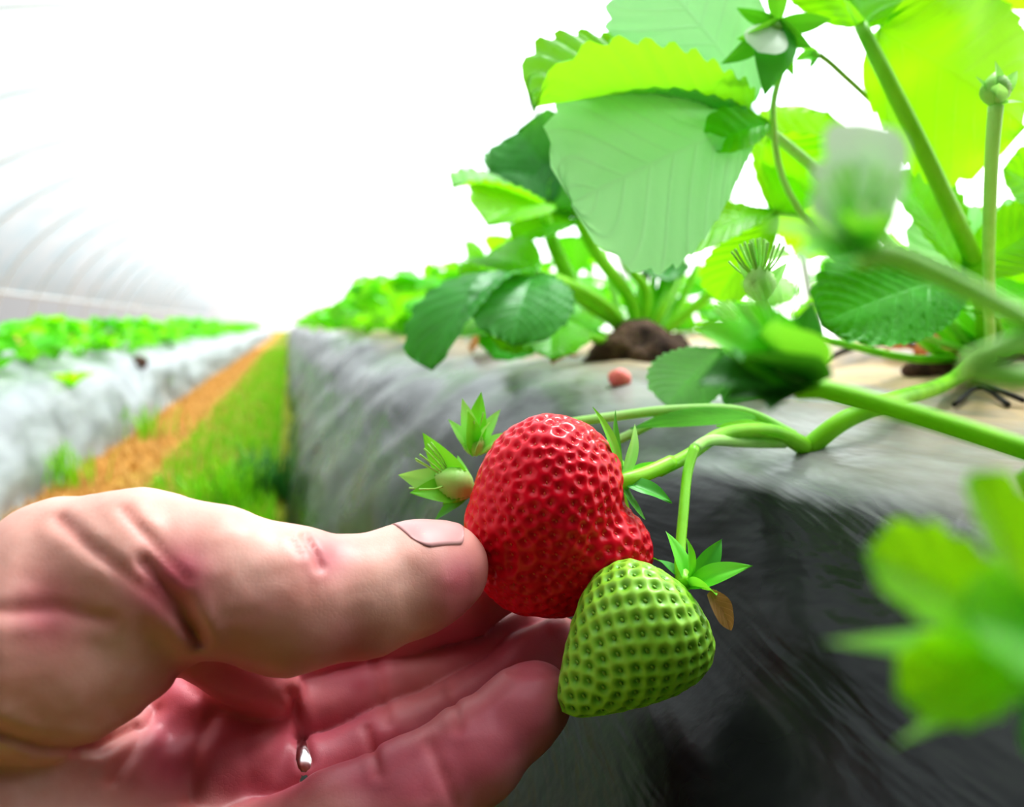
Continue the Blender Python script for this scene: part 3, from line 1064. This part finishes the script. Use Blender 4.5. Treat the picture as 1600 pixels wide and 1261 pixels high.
# lower sunlit leaves behind the bud
j3 = P(1205, 330, .335)
s3 = stalk(plant1, [c1 + [-.002, .002, .004], P(1460, 545, .378), P(1380, 440, .365), P(1290, 350, .350), j3], [.0026, .0023, .002, .0018, .0015])
lf(s3, j3, P(1012, 412, .312), D(.15, .80, .55), .50, 'leaf_bright', fold=.40, curl=.45, teeth=10)
lf(s3, P(1200, 215, .335), P(1345, 370, .345), D(.3, .1, -.9), .80, 'leaf_bright', fold=.2, curl=-.3, teeth=10)
lf(s3, j3, P(1290, 175, .352), D(.2, .3, -.9), .85, 'leaf_bright', fold=.2, curl=-.3, teeth=10)
lf(s3, P(1215, 335, .335), P(1120, 470, .350), D(-.1, .5, .8), .6, 'leaf', fold=.4, curl=.5)
# pleated green leaf below the bud stalk
j4 = P(1498, 432, .318)
s4 = stalk(plant1, [c1 + [.002, -.002, .004], P(1560, 520, .365), P(1540, 455, .335), j4], [.0026, .0022, .0018, .0015])
lf(s4, j4, P(1282, 505, .300), D(-.05, .50, .85), .66, 'leaf_mid', fold=.15, curl=.40, shape='round', teeth=12, pleat=.0022)
lf(s4, P(1500, 430, .32), P(1395, 270, .345), D(.3, .2, .9), .62, 'leaf', fold=.35, curl=.4)
lf(s4, P(1502, 430, .32), P(1640, 350, .315), D(.1, .4, .9), .8, 'leaf', fold=.3, curl=.4)
# pale serrated leaf low on the left of the bud
j5 = P(1128, 545, .330)
s5 = stalk(plant1, [c1 + [-.003, 0, .003], P(1420, 560, .372), P(1260, 528, .345), j5], [.0022, .002, .0016, .0013])
lf(s5, j5, P(1042, 635, .318), D(-.35, .45, .8), .85, 'leaf_pale', fold=.25, curl=.5, teeth=12)
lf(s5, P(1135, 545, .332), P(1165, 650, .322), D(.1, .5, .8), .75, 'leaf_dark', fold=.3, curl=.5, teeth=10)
# right edge leaves
for (jx, jy, jd, tx, ty, td, n_, W_, m_) in [(1660, 330, .345, 1568, 262, .335, D(-.2, .3, .9), .8, 'leaf'), (1640, 420, .34, 1545, 340, .335, D(0, .4, .9), .85, 'leaf_pale'),
                                            (1650, 470, .36, 1500, 480, .35, D(-.1, .7, .7), .6, 'leaf_bright')]:
    s_ = stalk(plant1, [c1 + [.003, .001, .004], P(1640, 520, .375), P(jx, jy, jd)], [.0026, .0022, .0016])
    lf(s_, P(jx, jy, jd), P(tx, ty, td), n_, W_, m_, curl=.4)
for (bx, by, tx, ty, d_, m_, W_) in [(1560, 520, 1440, 330, .40, 'leaf_pale', .6), (1580, 500, 1500, 330, .41, 'leaf', .6), (1600, 520, 1560, 420, .37, 'leaf_bright', .8), (1420, 520, 1350, 420, .41, 'leaf', .9)]:
    s_ = stalk(plant1, [c1 + [.002, .002, .004], P((bx + 1535) / 2, 560, .39), P(bx, by, d_)], [.002, .0018, .0015])
    lf(s_, P(bx, by, d_), P(tx, ty, d_), D(-.2, .3, .8), W_, m_, curl=.35)
# stipule fan at the crown
crown_mb = MB()
for i in range(16):
    a = rnd.uniform(-1.2, 1.2)
    tip_ = c1 + (Rv * math.sin(a) + np.array([0, 0, 1]) * math.cos(a) * .9 - Fv * rnd.uniform(-.2, .4)) * rnd.uniform(.030, .056)
    v, f, uv = leaflet(1, .26, fold=.8, curl=.2, teeth=0, shape='lance', ns=14, nt=4)
    L = np.linalg.norm(tip_ - c1)
    crown_mb.add(place(v * L, c1 + rnd.normal(0, .002, 3) + [0, 0, .001], tip_ - c1, -Fv + rnd.normal(0, .3, 3)), f, uv)
o = crown_mb.build('crown', M['sepal'], plant1)
# flower truss that carries the held fruit
def over(px, py, lift):
    q = hit(px, py + 4)
    return q + np.array([0, 0, lift])


tr = stalk(plant1, [c1 + [-.002, -.004, .006], over(1480, 618, .007), over(1400, 652, .007), over(1320, 690, .008), P(1262, 700, .247)], [.0034, .0032, .0030, .0030, .0032], 'stem', 'fruit_stalk')
tube_obj('side_stalk', [P(1262, 700, .247), P(1205, 674, .238), P(1130, 678, .226), P(1075, 712, .212), P(1030, 735, .202)], [.0030, .0024, .0020, .0019, .0018], M['stem'], tr)
tube_obj('side_stalk', [P(1225, 690, .243), P(1160, 690, .234), P(1110, 688, .216), P(1085, 700, .203)], [.0022, .0019, .0016, .0014], M['stem_pale'], tr)
tube_obj('side_stalk', [P(1240, 680, .246), P(1160, 643, .245), P(1060, 640, .24), P(950, 652, .235), P(830, 672, .225), P(748, 705, .215)], [.0018, .0017, .0016, .0015, .0014, .0013], M['stem_pale'], tr)
tube_obj('side_stalk', [P(1060, 640, .24), P(960, 690, .235), P(830, 740, .222), P(740, 765, .208)], [.0015, .0014, .0013, .0012], M['stem_pale'], tr)
lf(tr, P(1180, 650, .24), P(985, 668, .232), D(0, .8, .6), .22, 'leaf_pale', teeth=0, shape='lance', fold=.4, curl=.2, ns=24, nt=5)
lf(tr, P(1245, 690, .246), P(1120, 664, .228), D(0, .8, .6), .22, 'leaf_bright', teeth=0, shape='lance', fold=.5, curl=.3, ns=24, nt=5)


# ------------------------------------------------------------------ buds and flowers
def bud(name, label, base, axis, tips, head, stalk_pts, stalk_r, sep='sepal', headmat='stem_pale', stalkmat='stem', petals=(), hair=0, cat='bud', face=None):
    r = thing(name, base, label, cat)
    axis = np.asarray(axis) / np.linalg.norm(axis)
    for i, tpi in enumerate(tips):
        tp, W, m = tpi
        n_ = face if face is not None else -Fv * .6 + axis * .8
        sepal(r, base + (tp - base) * .02, tp, n_, W, M[m or sep], curl=.5 if i % 2 else .3, fold=.3, seed=i)
    for i, (tp, W) in enumerate(petals):
        leaf_to('petal', base + axis * head * .2, tp, -Fv + Uv * .3, W, M['petal'], r, teeth=0, shape='petal', curl=.4, fold=.15, ns=16, nt=5)
    if head:
        # small seeded receptacle
        mb = MB()
        ns1, nk1 = 18, 20
        a = np.cross(axis, [0.2, .3, .9]); a /= np.linalg.norm(a); b = np.cross(axis, a)
        V, F = [], []
        for i in range(ns1):
            s = i / (ns1 - 1)
            rr = head * .62 * math.sin(math.pi * min(1, s * .95 + .04)) ** .7 * (1 - .25 * s)
            for k in range(nk1):
                th = 2 * math.pi * k / nk1
                bump = 1 + .06 * math.cos(th * 10 + (i % 2) * math.pi) * math.sin(math.pi * s)
                V.append(base + axis * head * 1.35 * s + (a * math.cos(th) + b * math.sin(th)) * rr * bump)
        F = [(i * nk1 + k, i * nk1 + (k + 1) % nk1, (i + 1) * nk1 + (k + 1) % nk1, (i + 1) * nk1 + k) for i in range(ns1 - 1) for k in range(nk1)]
        mb.add(V, F)
        for k in range(hair):
            d = axis + a * rnd.normal(0, .55) + b * rnd.normal(0, .55); d /= np.linalg.norm(d)
            p0 = base + axis * head * .7 + d * head * .3
            v, f, uv = tube([p0, p0 + d * head * .55, p0 + d * head * 1.0 + axis * head * .2], [.0003, .0002, .00028], 5, 2)
            mb.add(v, f)
        mb.build('bud_head', M[headmat], r)
    if stalk_pts is not None:
        tube_obj('stalk', stalk_pts, stalk_r, M[stalkmat], r, segs=12)
    return r


B = P(738, 768, .206)
bud('strawberry_bud', 'small pale green spent flower with open sepals just above the thumbnail', B, P(650, 730, .2) - B,
    [(P(622, 742, .203), .42, 'sepal_pale'), (P(660, 676, .206), .40, 'sepal'), (P(640, 770, .199), .46, 'sepal'), (P(690, 790, .200), .42, 'sepal'), (P(715, 712, .21), .36, 'sepal_pale'),
     (P(678, 815, .205), .30, 'sepal_dark')], .0085, None, None, hair=8)
B = P(742, 712, .216)
bud('strawberry_bud', 'pale green bud with upright pointed sepals behind the left shoulder of the red strawberry', B, P(738, 650, .216) - B,
    [(P(700, 655, .214), .34, 'sepal_pale'), (P(722, 622, .212), .32, 'sepal_pale'), (P(752, 612, .216), .34, 'sepal'), (P(782, 640, .218), .34, 'sepal_pale'), (P(790, 676, .214), .36, 'sepal_pale'),
     (P(730, 640, .208), .34, 'sepal'), (P(765, 660, .208), .34, 'sepal_pale')], .006, None, None, hair=6)
B = P(1350, 400, 0.0661)
bud('strawberry_flower', 'large out of focus flower with pale petals on the upper foreground stalk', B, P(1320, 250, 0.0661) - B,
    [(P(1190, 352, 0.0627), .34, 'sepal_pale'), (P(1240, 408, 0.0594), .36, 'sepal'), (P(1300, 420, 0.0577), .42, 'sepal_dark'), (P(1385, 330, 0.0605), .46, 'sepal'),
     (P(1260, 290, 0.0661), .40, 'sepal_pale'), (P(1350, 235, 0.0700), .44, 'sepal_pale'), (P(1395, 280, 0.0683), .40, 'sepal_pale'), (P(1310, 330, 0.0605), .5, 'sepal')], .0036,
    [P(1345, 398, 0.0661), P(1400, 400, 0.0666), P(1490, 440, 0.0683), P(1620, 512, 0.0706), P(1760, 590, 0.0728), np.array([.27, .03, .300]), np.array([.335, .0, drop(.335, 0.0)])], [.0012, .0010, .00095, .0010, .0010, .0014, .0016],
    petals=[(P(1300, 245, 0.0683), .6), (P(1345, 190, 0.0694), .6), (P(1270, 300, 0.0650), .6), (P(1380, 262, 0.0661), .6)], hair=10, cat='flower', stalkmat='stem_pale')
B = P(1248, 606, 0.0992)
bud('strawberry_bud', 'dark green out of focus bud pointing left on the long lower foreground stalk', B, P(1180, 480, 0.0992) - B,
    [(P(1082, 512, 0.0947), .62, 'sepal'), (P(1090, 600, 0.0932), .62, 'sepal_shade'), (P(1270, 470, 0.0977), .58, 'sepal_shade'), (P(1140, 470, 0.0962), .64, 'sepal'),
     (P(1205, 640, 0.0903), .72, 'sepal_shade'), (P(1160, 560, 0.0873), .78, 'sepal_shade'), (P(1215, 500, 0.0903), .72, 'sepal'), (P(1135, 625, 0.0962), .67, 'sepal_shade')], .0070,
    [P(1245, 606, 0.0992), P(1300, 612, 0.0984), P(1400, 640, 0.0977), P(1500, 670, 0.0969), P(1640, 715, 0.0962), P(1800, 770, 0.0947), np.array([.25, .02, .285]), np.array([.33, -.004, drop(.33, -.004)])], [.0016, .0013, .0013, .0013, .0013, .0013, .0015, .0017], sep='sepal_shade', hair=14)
B = P(1190, 470, .150)
bud('strawberry_bud', 'pale hairy bud head standing just behind the dark foreground bud', B, Uv * 1.0 + Rv * -.1,
    [(P(1150, 405, .152), .3, 'sepal_pale'), (P(1230, 410, .152), .3, 'sepal_pale'), (P(1180, 385, .155), .26, 'sepal')], .0055,
    [B, P(1215, 540, .152), P(1255, 600, .148), P(1420, 650, .152), P(1640, 722, .15), P(1800, 775, .15), np.array([.26, .03, .290]), np.array([.325, -.002, drop(.325, -.002)])], [.0013, .0012, .0012, .0012, .0012, .0012, .0013, .0014], hair=26)
# dark star-shaped calyx at the top with its hanging stalk
B = P(1215, 35, .290)
bud('strawberry_bud', 'green star shaped bud hanging at the top edge between the pale leaf and tall stalk', B, -Uv + Rv * -.3,
    [(P(1125, 100, .285), .34, 'sepal_dark'), (P(1150, 12, .288), .36, 'sepal_dark'), (P(1215, -60, .29), .36, 'sepal'), (P(1300, 30, .287), .42, 'sepal_dark'),
     (P(1270, 75, .28), .42, 'sepal_dark'), (P(1195, 150, .278), .46, 'sepal_dark'), (P(1240, 120, .285), .3, 'sepal'), (P(1150, 60, .28), .4, 'sepal')], .006,
    [B, P(1225, 90, .292), P(1208, 190, .298), P(1250, 330, .32), P(1420, 510, .36), c1 + [0, -.003, .004]], [.0013, .0012, .0012, .0014, .0016, .0018], petals=[(P(1185, 82, .277), .7)], stalkmat='stem_pale')
B = P(1280, 85, .325)
r = bud('strawberry_bud', 'small nodding bud on a thin reddish stalk just right of the star shaped bud', B, Uv * -.3 - Rv,
        [(P(1250, 70, .325), .4, 'sepal'), (P(1265, 110, .325), .4, 'sepal_dark'), (P(1240, 95, .32), .4, 'sepal')], .004,
        [B, P(1310, 110, .326), P(1390, 190, .338), P(1470, 310, .352), P(1530, 450, .370)], [.0011, .0011, .0011, .0011, .0012], stalkmat='stem_red')
B = P(1556, 165, .230)
bud('strawberry_bud', 'pale blurred bud on an upright stalk at the right edge before the sunlit leaf', B, Uv,
    [(P(1525, 120, .230), .4, 'sepal_pale'), (P(1590, 110, .230), .4, 'sepal_pale'), (P(1555, 95, .226), .5, 'sepal_pale'), (P(1600, 160, .228), .4, 'sepal_pale'), (P(1560, 130, .222), .55, 'sepal_pale')], .0075,
    [B, P(1550, 240, .235), P(1546, 340, .25), P(1545, 430, .28), P(1548, 560, .36)], [.0022, .0020, .0020, .0020, .0022], stalkmat='stem_pale', headmat='stem_pale')
# leafy spray very close to the lens, lower right
B = P(1640, 1010, 0.0562)
r = thing('strawberry_leaf', B, 'bright yellow green leaf cluster blurred close up in the lower right corner', 'leaf')
for i, (tp, W, m, n_) in enumerate([(P(1352, 862, 0.0547), .50, 'leaf_bright', D(-.1, .5, .8)), (P(1515, 738, 0.0576), .46, 'leaf_bright', D(.3, .2, .9)), (P(1400, 1085, 0.0533), .50, 'leaf_bright', D(-.1, .4, .9)),
                                    (P(1660, 760, 0.0605), .5, 'leaf', D(.2, .2, .9)), (P(1620, 1190, 0.0533), .5, 'leaf_dark', D(0, .3, .9)), (P(1500, 960, 0.0504), .6, 'leaf', D(0, .5, .9))]):
    leaf_to('leaflet', B + (tp - B) * .02, tp, n_, W, M[m], r, teeth=6, curl=.35, fold=.35, ns=30, nt=7, pleat=.0004, seed=i)
for i, (x, y, d) in enumerate([(1285, 1003, 0.0562), (1395, 1165, 0.0547)]):
    leaf_to('bract', B, P(x, y, d), D(0, .3, .9), .13, M['sepal_pale'], r, teeth=0, shape='lance', curl=.2, fold=.3, ns=16, nt=4)
tube_obj('leaf_stalk', [B, P(1700, 1050, 0.0576), P(1800, 1120, .0612), np.array([.15, .0, .27]), np.array([.22, -.02, drop(.22, -.02)])], .0009, M['stem'], r)

# ------------------------------------------------------------------ second plant
c2 = hit(1000, 556)
dep = lambda p: float(np.dot(np.asarray(p) - CAM, Fv))
d2 = dep(c2)
plant2 = thing('strawberry_plant', c2, 'second strawberry plant in the right row, with curved yellow green stalks above dark soil', 'plant')


def pleaf(parent, pts_px, r, leaves, mat='stem', base=c2, d0=d2):
    pts = [base + [0, 0, .004]] + [P(x, y, d) for x, y, d in pts_px]
    s_ = stalk(parent, pts, r, mat)
    for (bx, by, bd, tx, ty, td, n_, W_, m_, kw) in leaves:
        lf(s_, P(bx, by, bd), P(tx, ty, td), n_, W_, m_, **{**dict(ns=36, nt=8, pleat=.002), **kw})
    return s_


e = d2
pleaf(plant2, [(960, 500, e), (905, 460, e - .01), (868, 390, e - .03), (852, 340, e - .04)], [.005, .0055, .0055, .005, .004],
      [(852, 325, e - .04, 706, 292, e - .08, D(-.1, .85, .5), .55, 'leaf', dict(curl=.6, fold=.4)), (852, 322, e - .04, 760, 350, e - .1, D(0, .6, .8), .7, 'leaf_bright', dict(fold=.4)),
       (855, 322, e - .04, 815, 225, e + .02, D(-.2, .5, .8), .75, 'leaf_dark', dict(fold=.3)), (860, 325, e - .04, 935, 270, e, D(.2, .5, .8), .7, 'leaf', {})])
pleaf(plant2, [(985, 470, e), (935, 400, e - .02), (905, 345, e - .03)], [.005, .005, .0045, .004],
      [(905, 340, e - .03, 808, 205, e, D(-.3, .4, .8), .8, 'leaf_dark', {}), (905, 340, e - .03, 905, 200, e + .03, D(.1, .4, .9), .7, 'leaf', {}), (905, 345, e - .03, 800, 375, e - .05, D(0, .7, .7), .55, 'leaf', {})])
pleaf(plant2, [(950, 480, e - .02), (880, 440, e - .06), (835, 432, e - .1)], [.004, .004, .0035, .003],
      [(835, 432, e - .1, 672, 578, e - .16, D(-.35, .75, .45), .48, 'leaf_dark', dict(curl=1.3, fold=.35)), (835, 432, e - .1, 800, 540, e - .16, D(0, .6, .8), .75, 'leaf_dark', dict(curl=1.0)),
       (838, 430, e - .1, 760, 400, e - .05, D(-.2, .8, .4), .7, 'leaf', {})])
pleaf(plant2, [(1010, 460, e), (985, 420, e - .01), (960, 370, e)], [.004, .004, .0035, .003], [(960, 370, e, 900, 300, e + .02, D(0, .5, .8), .8, 'leaf', {}), (960, 370, e, 1010, 290, e, D(0, .5, .8), .8, 'leaf', {})])
pleaf(plant2, [(1035, 480, e), (1060, 420, e + .02), (1075, 370, e + .03)], [.004, .004, .0035, .003],
      [(1075, 370, e + .03, 1150, 330, e, D(.2, .6, .7), .8, 'leaf', {}), (1075, 370, e + .03, 1010, 340, e + .03, D(0, .8, .4), .7, 'leaf_dark', {}), (1075, 370, e + .03, 1085, 290, e + .08, D(0, .4, .8), .8, 'leaf', {})])
pleaf(plant2, [(1060, 500, e), (1120, 450, e), (1160, 415, e)], [.004, .004, .0035, .003],
      [(1160, 415, e, 1240, 400, e, D(.2, .8, .4), .8, 'leaf', {}), (1160, 415, e, 1130, 350, e, D(0, .5, .8), .8, 'leaf_dark', {}), (1160, 415, e, 1200, 480, e - .05, D(.1, .6, .8), .8, 'leaf', {})])
pleaf(plant2, [(1000, 470, e + .03), (1015, 400, e + .05)], [.0045, .004, .0035],
      [(1015, 400, e + .05, 985, 330, e + .1, D(0, .4, .9), .8, 'leaf_dark', {}), (1015, 405, e + .05, 1045, 440, e, D(0, .5, .9), .7, 'leaf_dark', {})], 'stem_dead')
pleaf(plant2, [(900, 520, e - .05), (860, 500, e - .09)], [.003, .003, .0025],
      [(860, 500, e - .09, 780, 545, e - .12, D(0, .6, .8), .8, 'leaf', {}), (860, 500, e - .09, 860, 560, e - .14, D(0, .6, .8), .8, 'leaf', {}), (860, 500, e - .09, 800, 480, e - .06, D(0, .6, .8), .8, 'leaf', {})])
for (bx, by, tx, ty, m_) in [(800, 470, 720, 440, 'leaf'), (790, 450, 730, 400, 'leaf_bright'), (780, 500, 700, 520, 'leaf'), (840, 520, 770, 560, 'leaf_mid'), (800, 420, 790, 370, 'leaf'), (900, 430, 900, 370, 'leaf_mid'), (930, 470, 870, 530, 'leaf')]:
    pleaf(plant2, [(900, 510, e + .04), (bx, by, e + .06)], [.003, .0025, .002], [(bx, by, e + .06, tx, ty, e + .02, D(-.1, .6, .7), .85, m_, {})])
for i in range(7):
    x = rnd.uniform(930, 1110); y = rnd.uniform(380, 450)
    stalk(plant2, [c2 + [rnd.normal(0, .01), rnd.normal(0, .01), .003], P(1000 + (x - 1000) * .6, 490, e + .02), P(x, y, e + .03)], [.0035, .003, .0025], rnd.choice(['stem', 'stem_pale']))


def lump(name, c, rx, ry, rz, mat, label, cat, seed=0, rough=1.0):
    V, F = [], []
    n1, n2 = 18, 28
    for i in range(n1 + 1):
        ph = math.pi * i / n1
        for k in range(n2):
            th = 2 * math.pi * k / n2
            d = np.array([math.sin(ph) * math.cos(th), math.sin(ph) * math.sin(th), math.cos(ph)])
            q = 1 + rough * .22 * noise2(d[0] * 2.5 + seed, d[1] * 2.5 + d[2] * 2, seed) + rough * .10 * noise2(d[0] * 7, d[1] * 7 + d[2] * 6, seed + 3)
            V.append(np.asarray(c) + d * q * np.array([rx, ry, rz]))
    for i in range(n1):
        for k in range(n2):
            F.append((i * n2 + k, (i + 1) * n2 + k, (i + 1) * n2 + (k + 1) % n2, i * n2 + (k + 1) % n2))
    o = mesh_obj(name, V, F, mat)
    return tag(o, label, cat)


lump('soil_mound', c2 + [0.0, -.01, -.004], .040, .035, .026, M['soil'], 'dark crumbly soil heaped around the crown of the second plant', 'soil', 2)
lump('soil_mound', c1 + [0.002, .006, -.006], .030, .028, .012, M['soil'], 'small dark soil heap under the crown of the nearest plant at right', 'soil', 5)
h_ = hit(968, 600)
lump('fallen_fruit', h_ + [0, 0, .003], .0062, .0055, .0050, M['pink'], 'small pink fallen fruit lying on the mulch behind the red strawberry', 'fruit', 8, .3)

# litter on the bed
for (x, y, dx, dy, W, m, lab) in [(860, 574, 40, -4, .5, 'tan', 'curled tan dead leaf on the mulch left of the dark soil heap'),
                                  (735, 556, 50, -10, .5, 'tan', 'tan dead leaf beneath the drooping dark leaf of the second plant'),
                                  (1430, 572, 70, 8, .35, 'dry', 'dark red brown dead leaf on the mulch left of the nearest crown'),
                                  (1380, 560, 60, 10, .22, 'dry', 'narrow rust brown dead leaf below the pleated green leaf')]:
    a_, b_ = hit(x, y), hit(x + dx, y + dy)
    if a_ is None or b_ is None: continue
    o = leaf_to('dry_leaf', a_ + [0, 0, .004], b_ + [0, 0, .005], np.array([0, -.5, 1]), W, M[m], None, teeth=5, curl=.8, fold=.5, ns=20, nt=5, ripple=.3)
    tag(o, lab, 'dead leaf')
a_, b_, d_ = hit(1278, 575), hit(1370, 552), hit(1470, 566)
o = tube_obj('dry_runner', [a_ + [0, 0, .003], (a_ + b_) / 2 + [0, 0, .007], b_ + [0, 0, .006], (b_ + d_) / 2 + [0, 0, .008], d_ + [0, 0, .004]], [.0012, .002, .0018, .0022, .0016], M['stem_dead'])
tag(o, 'thin blackened dead runner arching over the mulch under the pleated green leaf', 'dead stem')
for i, pts in enumerate([[(1490, 640), (1530, 622), (1575, 640)], [(1520, 600), (1560, 628), (1600, 634)]]):
    w_ = [hit(*p) for p in pts]
    o = tube_obj('twig', [w_[0] + [0, 0, .002], w_[1] + [0, 0, .005], w_[2] + [0, 0, .002]], .0011, M['stem_dead'])
    tag(o, ['short dark twig lying in front of the nearest plant crown', 'short dark twig lying at the right edge beside the nearest plant crown'][i], 'twig')

# ------------------------------------------------------------------ plants of the rows


def row_plant(seed, nleaf=15, scale=1.0):
    g = np.random.default_rng(seed)
    fol, stm = MB(), MB()
    for i in range(nleaf):
        az = g.uniform(0, 2 * math.pi); el = g.uniform(.15, 1.35); R = g.uniform(.075, .13) * scale
        j = np.array([math.cos(az) * math.cos(el), math.sin(az) * math.cos(el), math.sin(el) * 1.05 + .12]) * R
        out = np.array([math.cos(az), math.sin(az), .15])
        v, f, uv = tube([(0, 0, 0), j * [.4, .4, .62], j], [.0026 * scale, .0022 * scale, .0017 * scale], 6, 3)
        stm.add(v, f, uv)
        for k in (-1, 0, 1):
            a2 = az + k * 1.15 + g.normal(0, .15)
            dr = np.array([math.cos(a2), math.sin(a2), g.uniform(-.35, .35)])
            L = g.uniform(.045, .068) * scale
            v, f, uv = leaflet(L, L * g.uniform(.8, 1.0), fold=g.uniform(.15, .5), curl=g.uniform(.2, .9), teeth=7, ns=16, nt=4, pleat=.0012, ripple=.06, seed=i + k)
            fol.add(place(v, j, dr, np.array([0, 0, 1]) + g.normal(0, .35, 3)), f, uv)
    root = thing('strawberry_plant', (0, 0, 0), 'x', 'plant')
    fol.build('foliage', M['leaf_far'], root)
    stm.build('leaf_stalk', M['stem'], root)
    return root


protos = [row_plant(100 + i) for i in range(5)]
used = [0] * 5
def put(x, y, z, rot, sc, label, group=None):
    k = int(rnd.integers(0, 5))
    if used[k] == 0: o = protos[k]
    else: o = copy_tree(protos[k])
    used[k] += 1
    o.location = (x, y, z); o.rotation_euler = (0, 0, rot); o.scale = (sc, sc, sc)
    tag(o, label, 'plant', group)
    return o


FARR = 'bushy green strawberry plant in the right-hand row receding behind the second plant'
LEFTR = 'low green strawberry plant in the hedge-like row on the left-hand bed'
y = 1.02; i = 0
while y < 16:
    x = .31 + rnd.normal(0, .025)
    put(x, y, drop(x, y) - .004, rnd.uniform(0, 6.28), rnd.uniform(.95, 1.15), FARR, 'plants of the right row')
    y += .30 if y < 6 else .45
y = 1.0
while y < 17:
    x = -.615 + rnd.normal(0, .025)
    put(x, y, drop(x, y, bvL) - .004, rnd.uniform(0, 6.28), rnd.uniform(.74, .88), LEFTR, 'plants of the left row')
    y += .27 if y < 7 else .45
# far row on the right bed, seen through the near plant
y = .35
for y in np.arange(.38, 3.2, .36):
    x = .66 + rnd.normal(0, .02)
    put(x, y, drop(x, y) - .004, rnd.uniform(0, 6.28), rnd.uniform(.75, .9), 'leafy strawberry plant of the outer row seen behind the nearest plant', 'plants of the outer right row')

# sprig and brown scrap on the left bed
h_ = hit(112, 606, bvL)
r = thing('sprig', h_, 'small yellow green sprig growing alone on the left bed shoulder', 'plant')
for k in range(6):
    a2 = k * 1.05; d_ = np.array([math.cos(a2), math.sin(a2), .6])
    leaf_to('leaflet', h_, h_ + d_ * .055, np.array([0, 0, 1.]), .6, M['leaf_bright'], r, teeth=5, curl=.6, fold=.3, ns=16, nt=4)
h_ = hit(218, 572, bvL)
lump('soil_clod', h_ + [0, 0, .012], .028, .03, .022, M['soil'], 'dark brown clod on the left bed beside the plant row', 'soil', 12)

# ------------------------------------------------------------------ grass of the furrow
def blades(n, fx, fy, hmin, hmax, wid, seed, lean=.5):
    g = np.random.default_rng(seed)
    x, y = fx(g, n), fy(g, n)
    h = g.uniform(hmin, hmax, n); az = g.uniform(0, 2 * math.pi, n); ln = g.uniform(.1, lean, n)
    dx, dy = np.cos(az), np.sin(az)
    V = np.zeros((n, 5, 3)); wd = wid * g.uniform(.6, 1.3, n)
    for k, (s, ww) in enumerate([(0, 1), (0, -1), (.55, .8), (.55, -.8), (1, 0)]):
        V[:, k, 0] = x + dx * ln * h * s ** 1.8 - dy * wd * ww
        V[:, k, 1] = y + dy * ln * h * s ** 1.8 + dx * wd * ww
        V[:, k, 2] = h * s * (1 - .25 * ln * s)
    b = np.arange(n)[:, None] * 5
    F = np.concatenate([b + [0, 1, 3], b + [0, 3, 2], b + [2, 3, 4]])
    return V.reshape(-1, 3), F

yd = lambda g, n: .75 + 9 * g.random(n) ** 2.2
v, f = blades(9000, lambda g, n: -.03 - .22 * g.random(n) ** 1.5, yd, .012, .055, .0016, 3)
tag(mesh_obj('grass', v, f, M['grass'], smooth=False), 'short green grass along the furrow beside the right-hand bed', 'grass', kind='stuff')
v, f = blades(18000, lambda g, n: -.43 + .40 * g.random(n) ** 1.2, yd, .006, .028, .0016, 4, 1.6)
tag(mesh_obj('straw', v, f, M['straw'], smooth=False), 'dry orange brown straw covering the furrow beside the left-hand bed', 'straw', kind='stuff')


def tuft(x, y, n, h, mat, label, spread=.04, seed=0, z=0):
    v, f = blades(n, lambda g, m: x + g.normal(0, spread, m), lambda g, m: y + g.normal(0, spread, m), h * .5, h, .0026, seed, .7)
    v = v + [0, 0, z]
    tag(mesh_obj('grass_tuft', v, f, M[mat], smooth=False), label, 'grass')


def gnd(px, py):
    d = P(px, py, 1) - CAM
    return CAM + d * (-CAM[2] / d[2])
q = gnd(362, 800); tuft(q[0], q[1], 90, .13, 'grass', 'tall bright green grass tuft in the furrow just above the thumb', .035, 1)
q = gnd(425, 780); tuft(q[0] - .01, q[1], 110, .12, 'grass_dark', 'dark green grass tuft against the foot of the right-hand bed', .03, 2)
q = gnd(255, 700); tuft(q[0] - .06, q[1] + .2, 40, .12, 'grass', 'pale grass tuft at the foot of the left bed, farther along the furrow', .03, 3)
q = gnd(120, 760); tuft(q[0] - .02, q[1], 40, .12, 'grass', 'thin grass tuft at the foot of the left bed, nearest the hand', .03, 4)
q = gnd(235, 640); tuft(q[0] - .03, q[1] + .3, 40, .14, 'grass', 'grass tuft at the foot of the left bed, farthest of the three there', .04, 6)
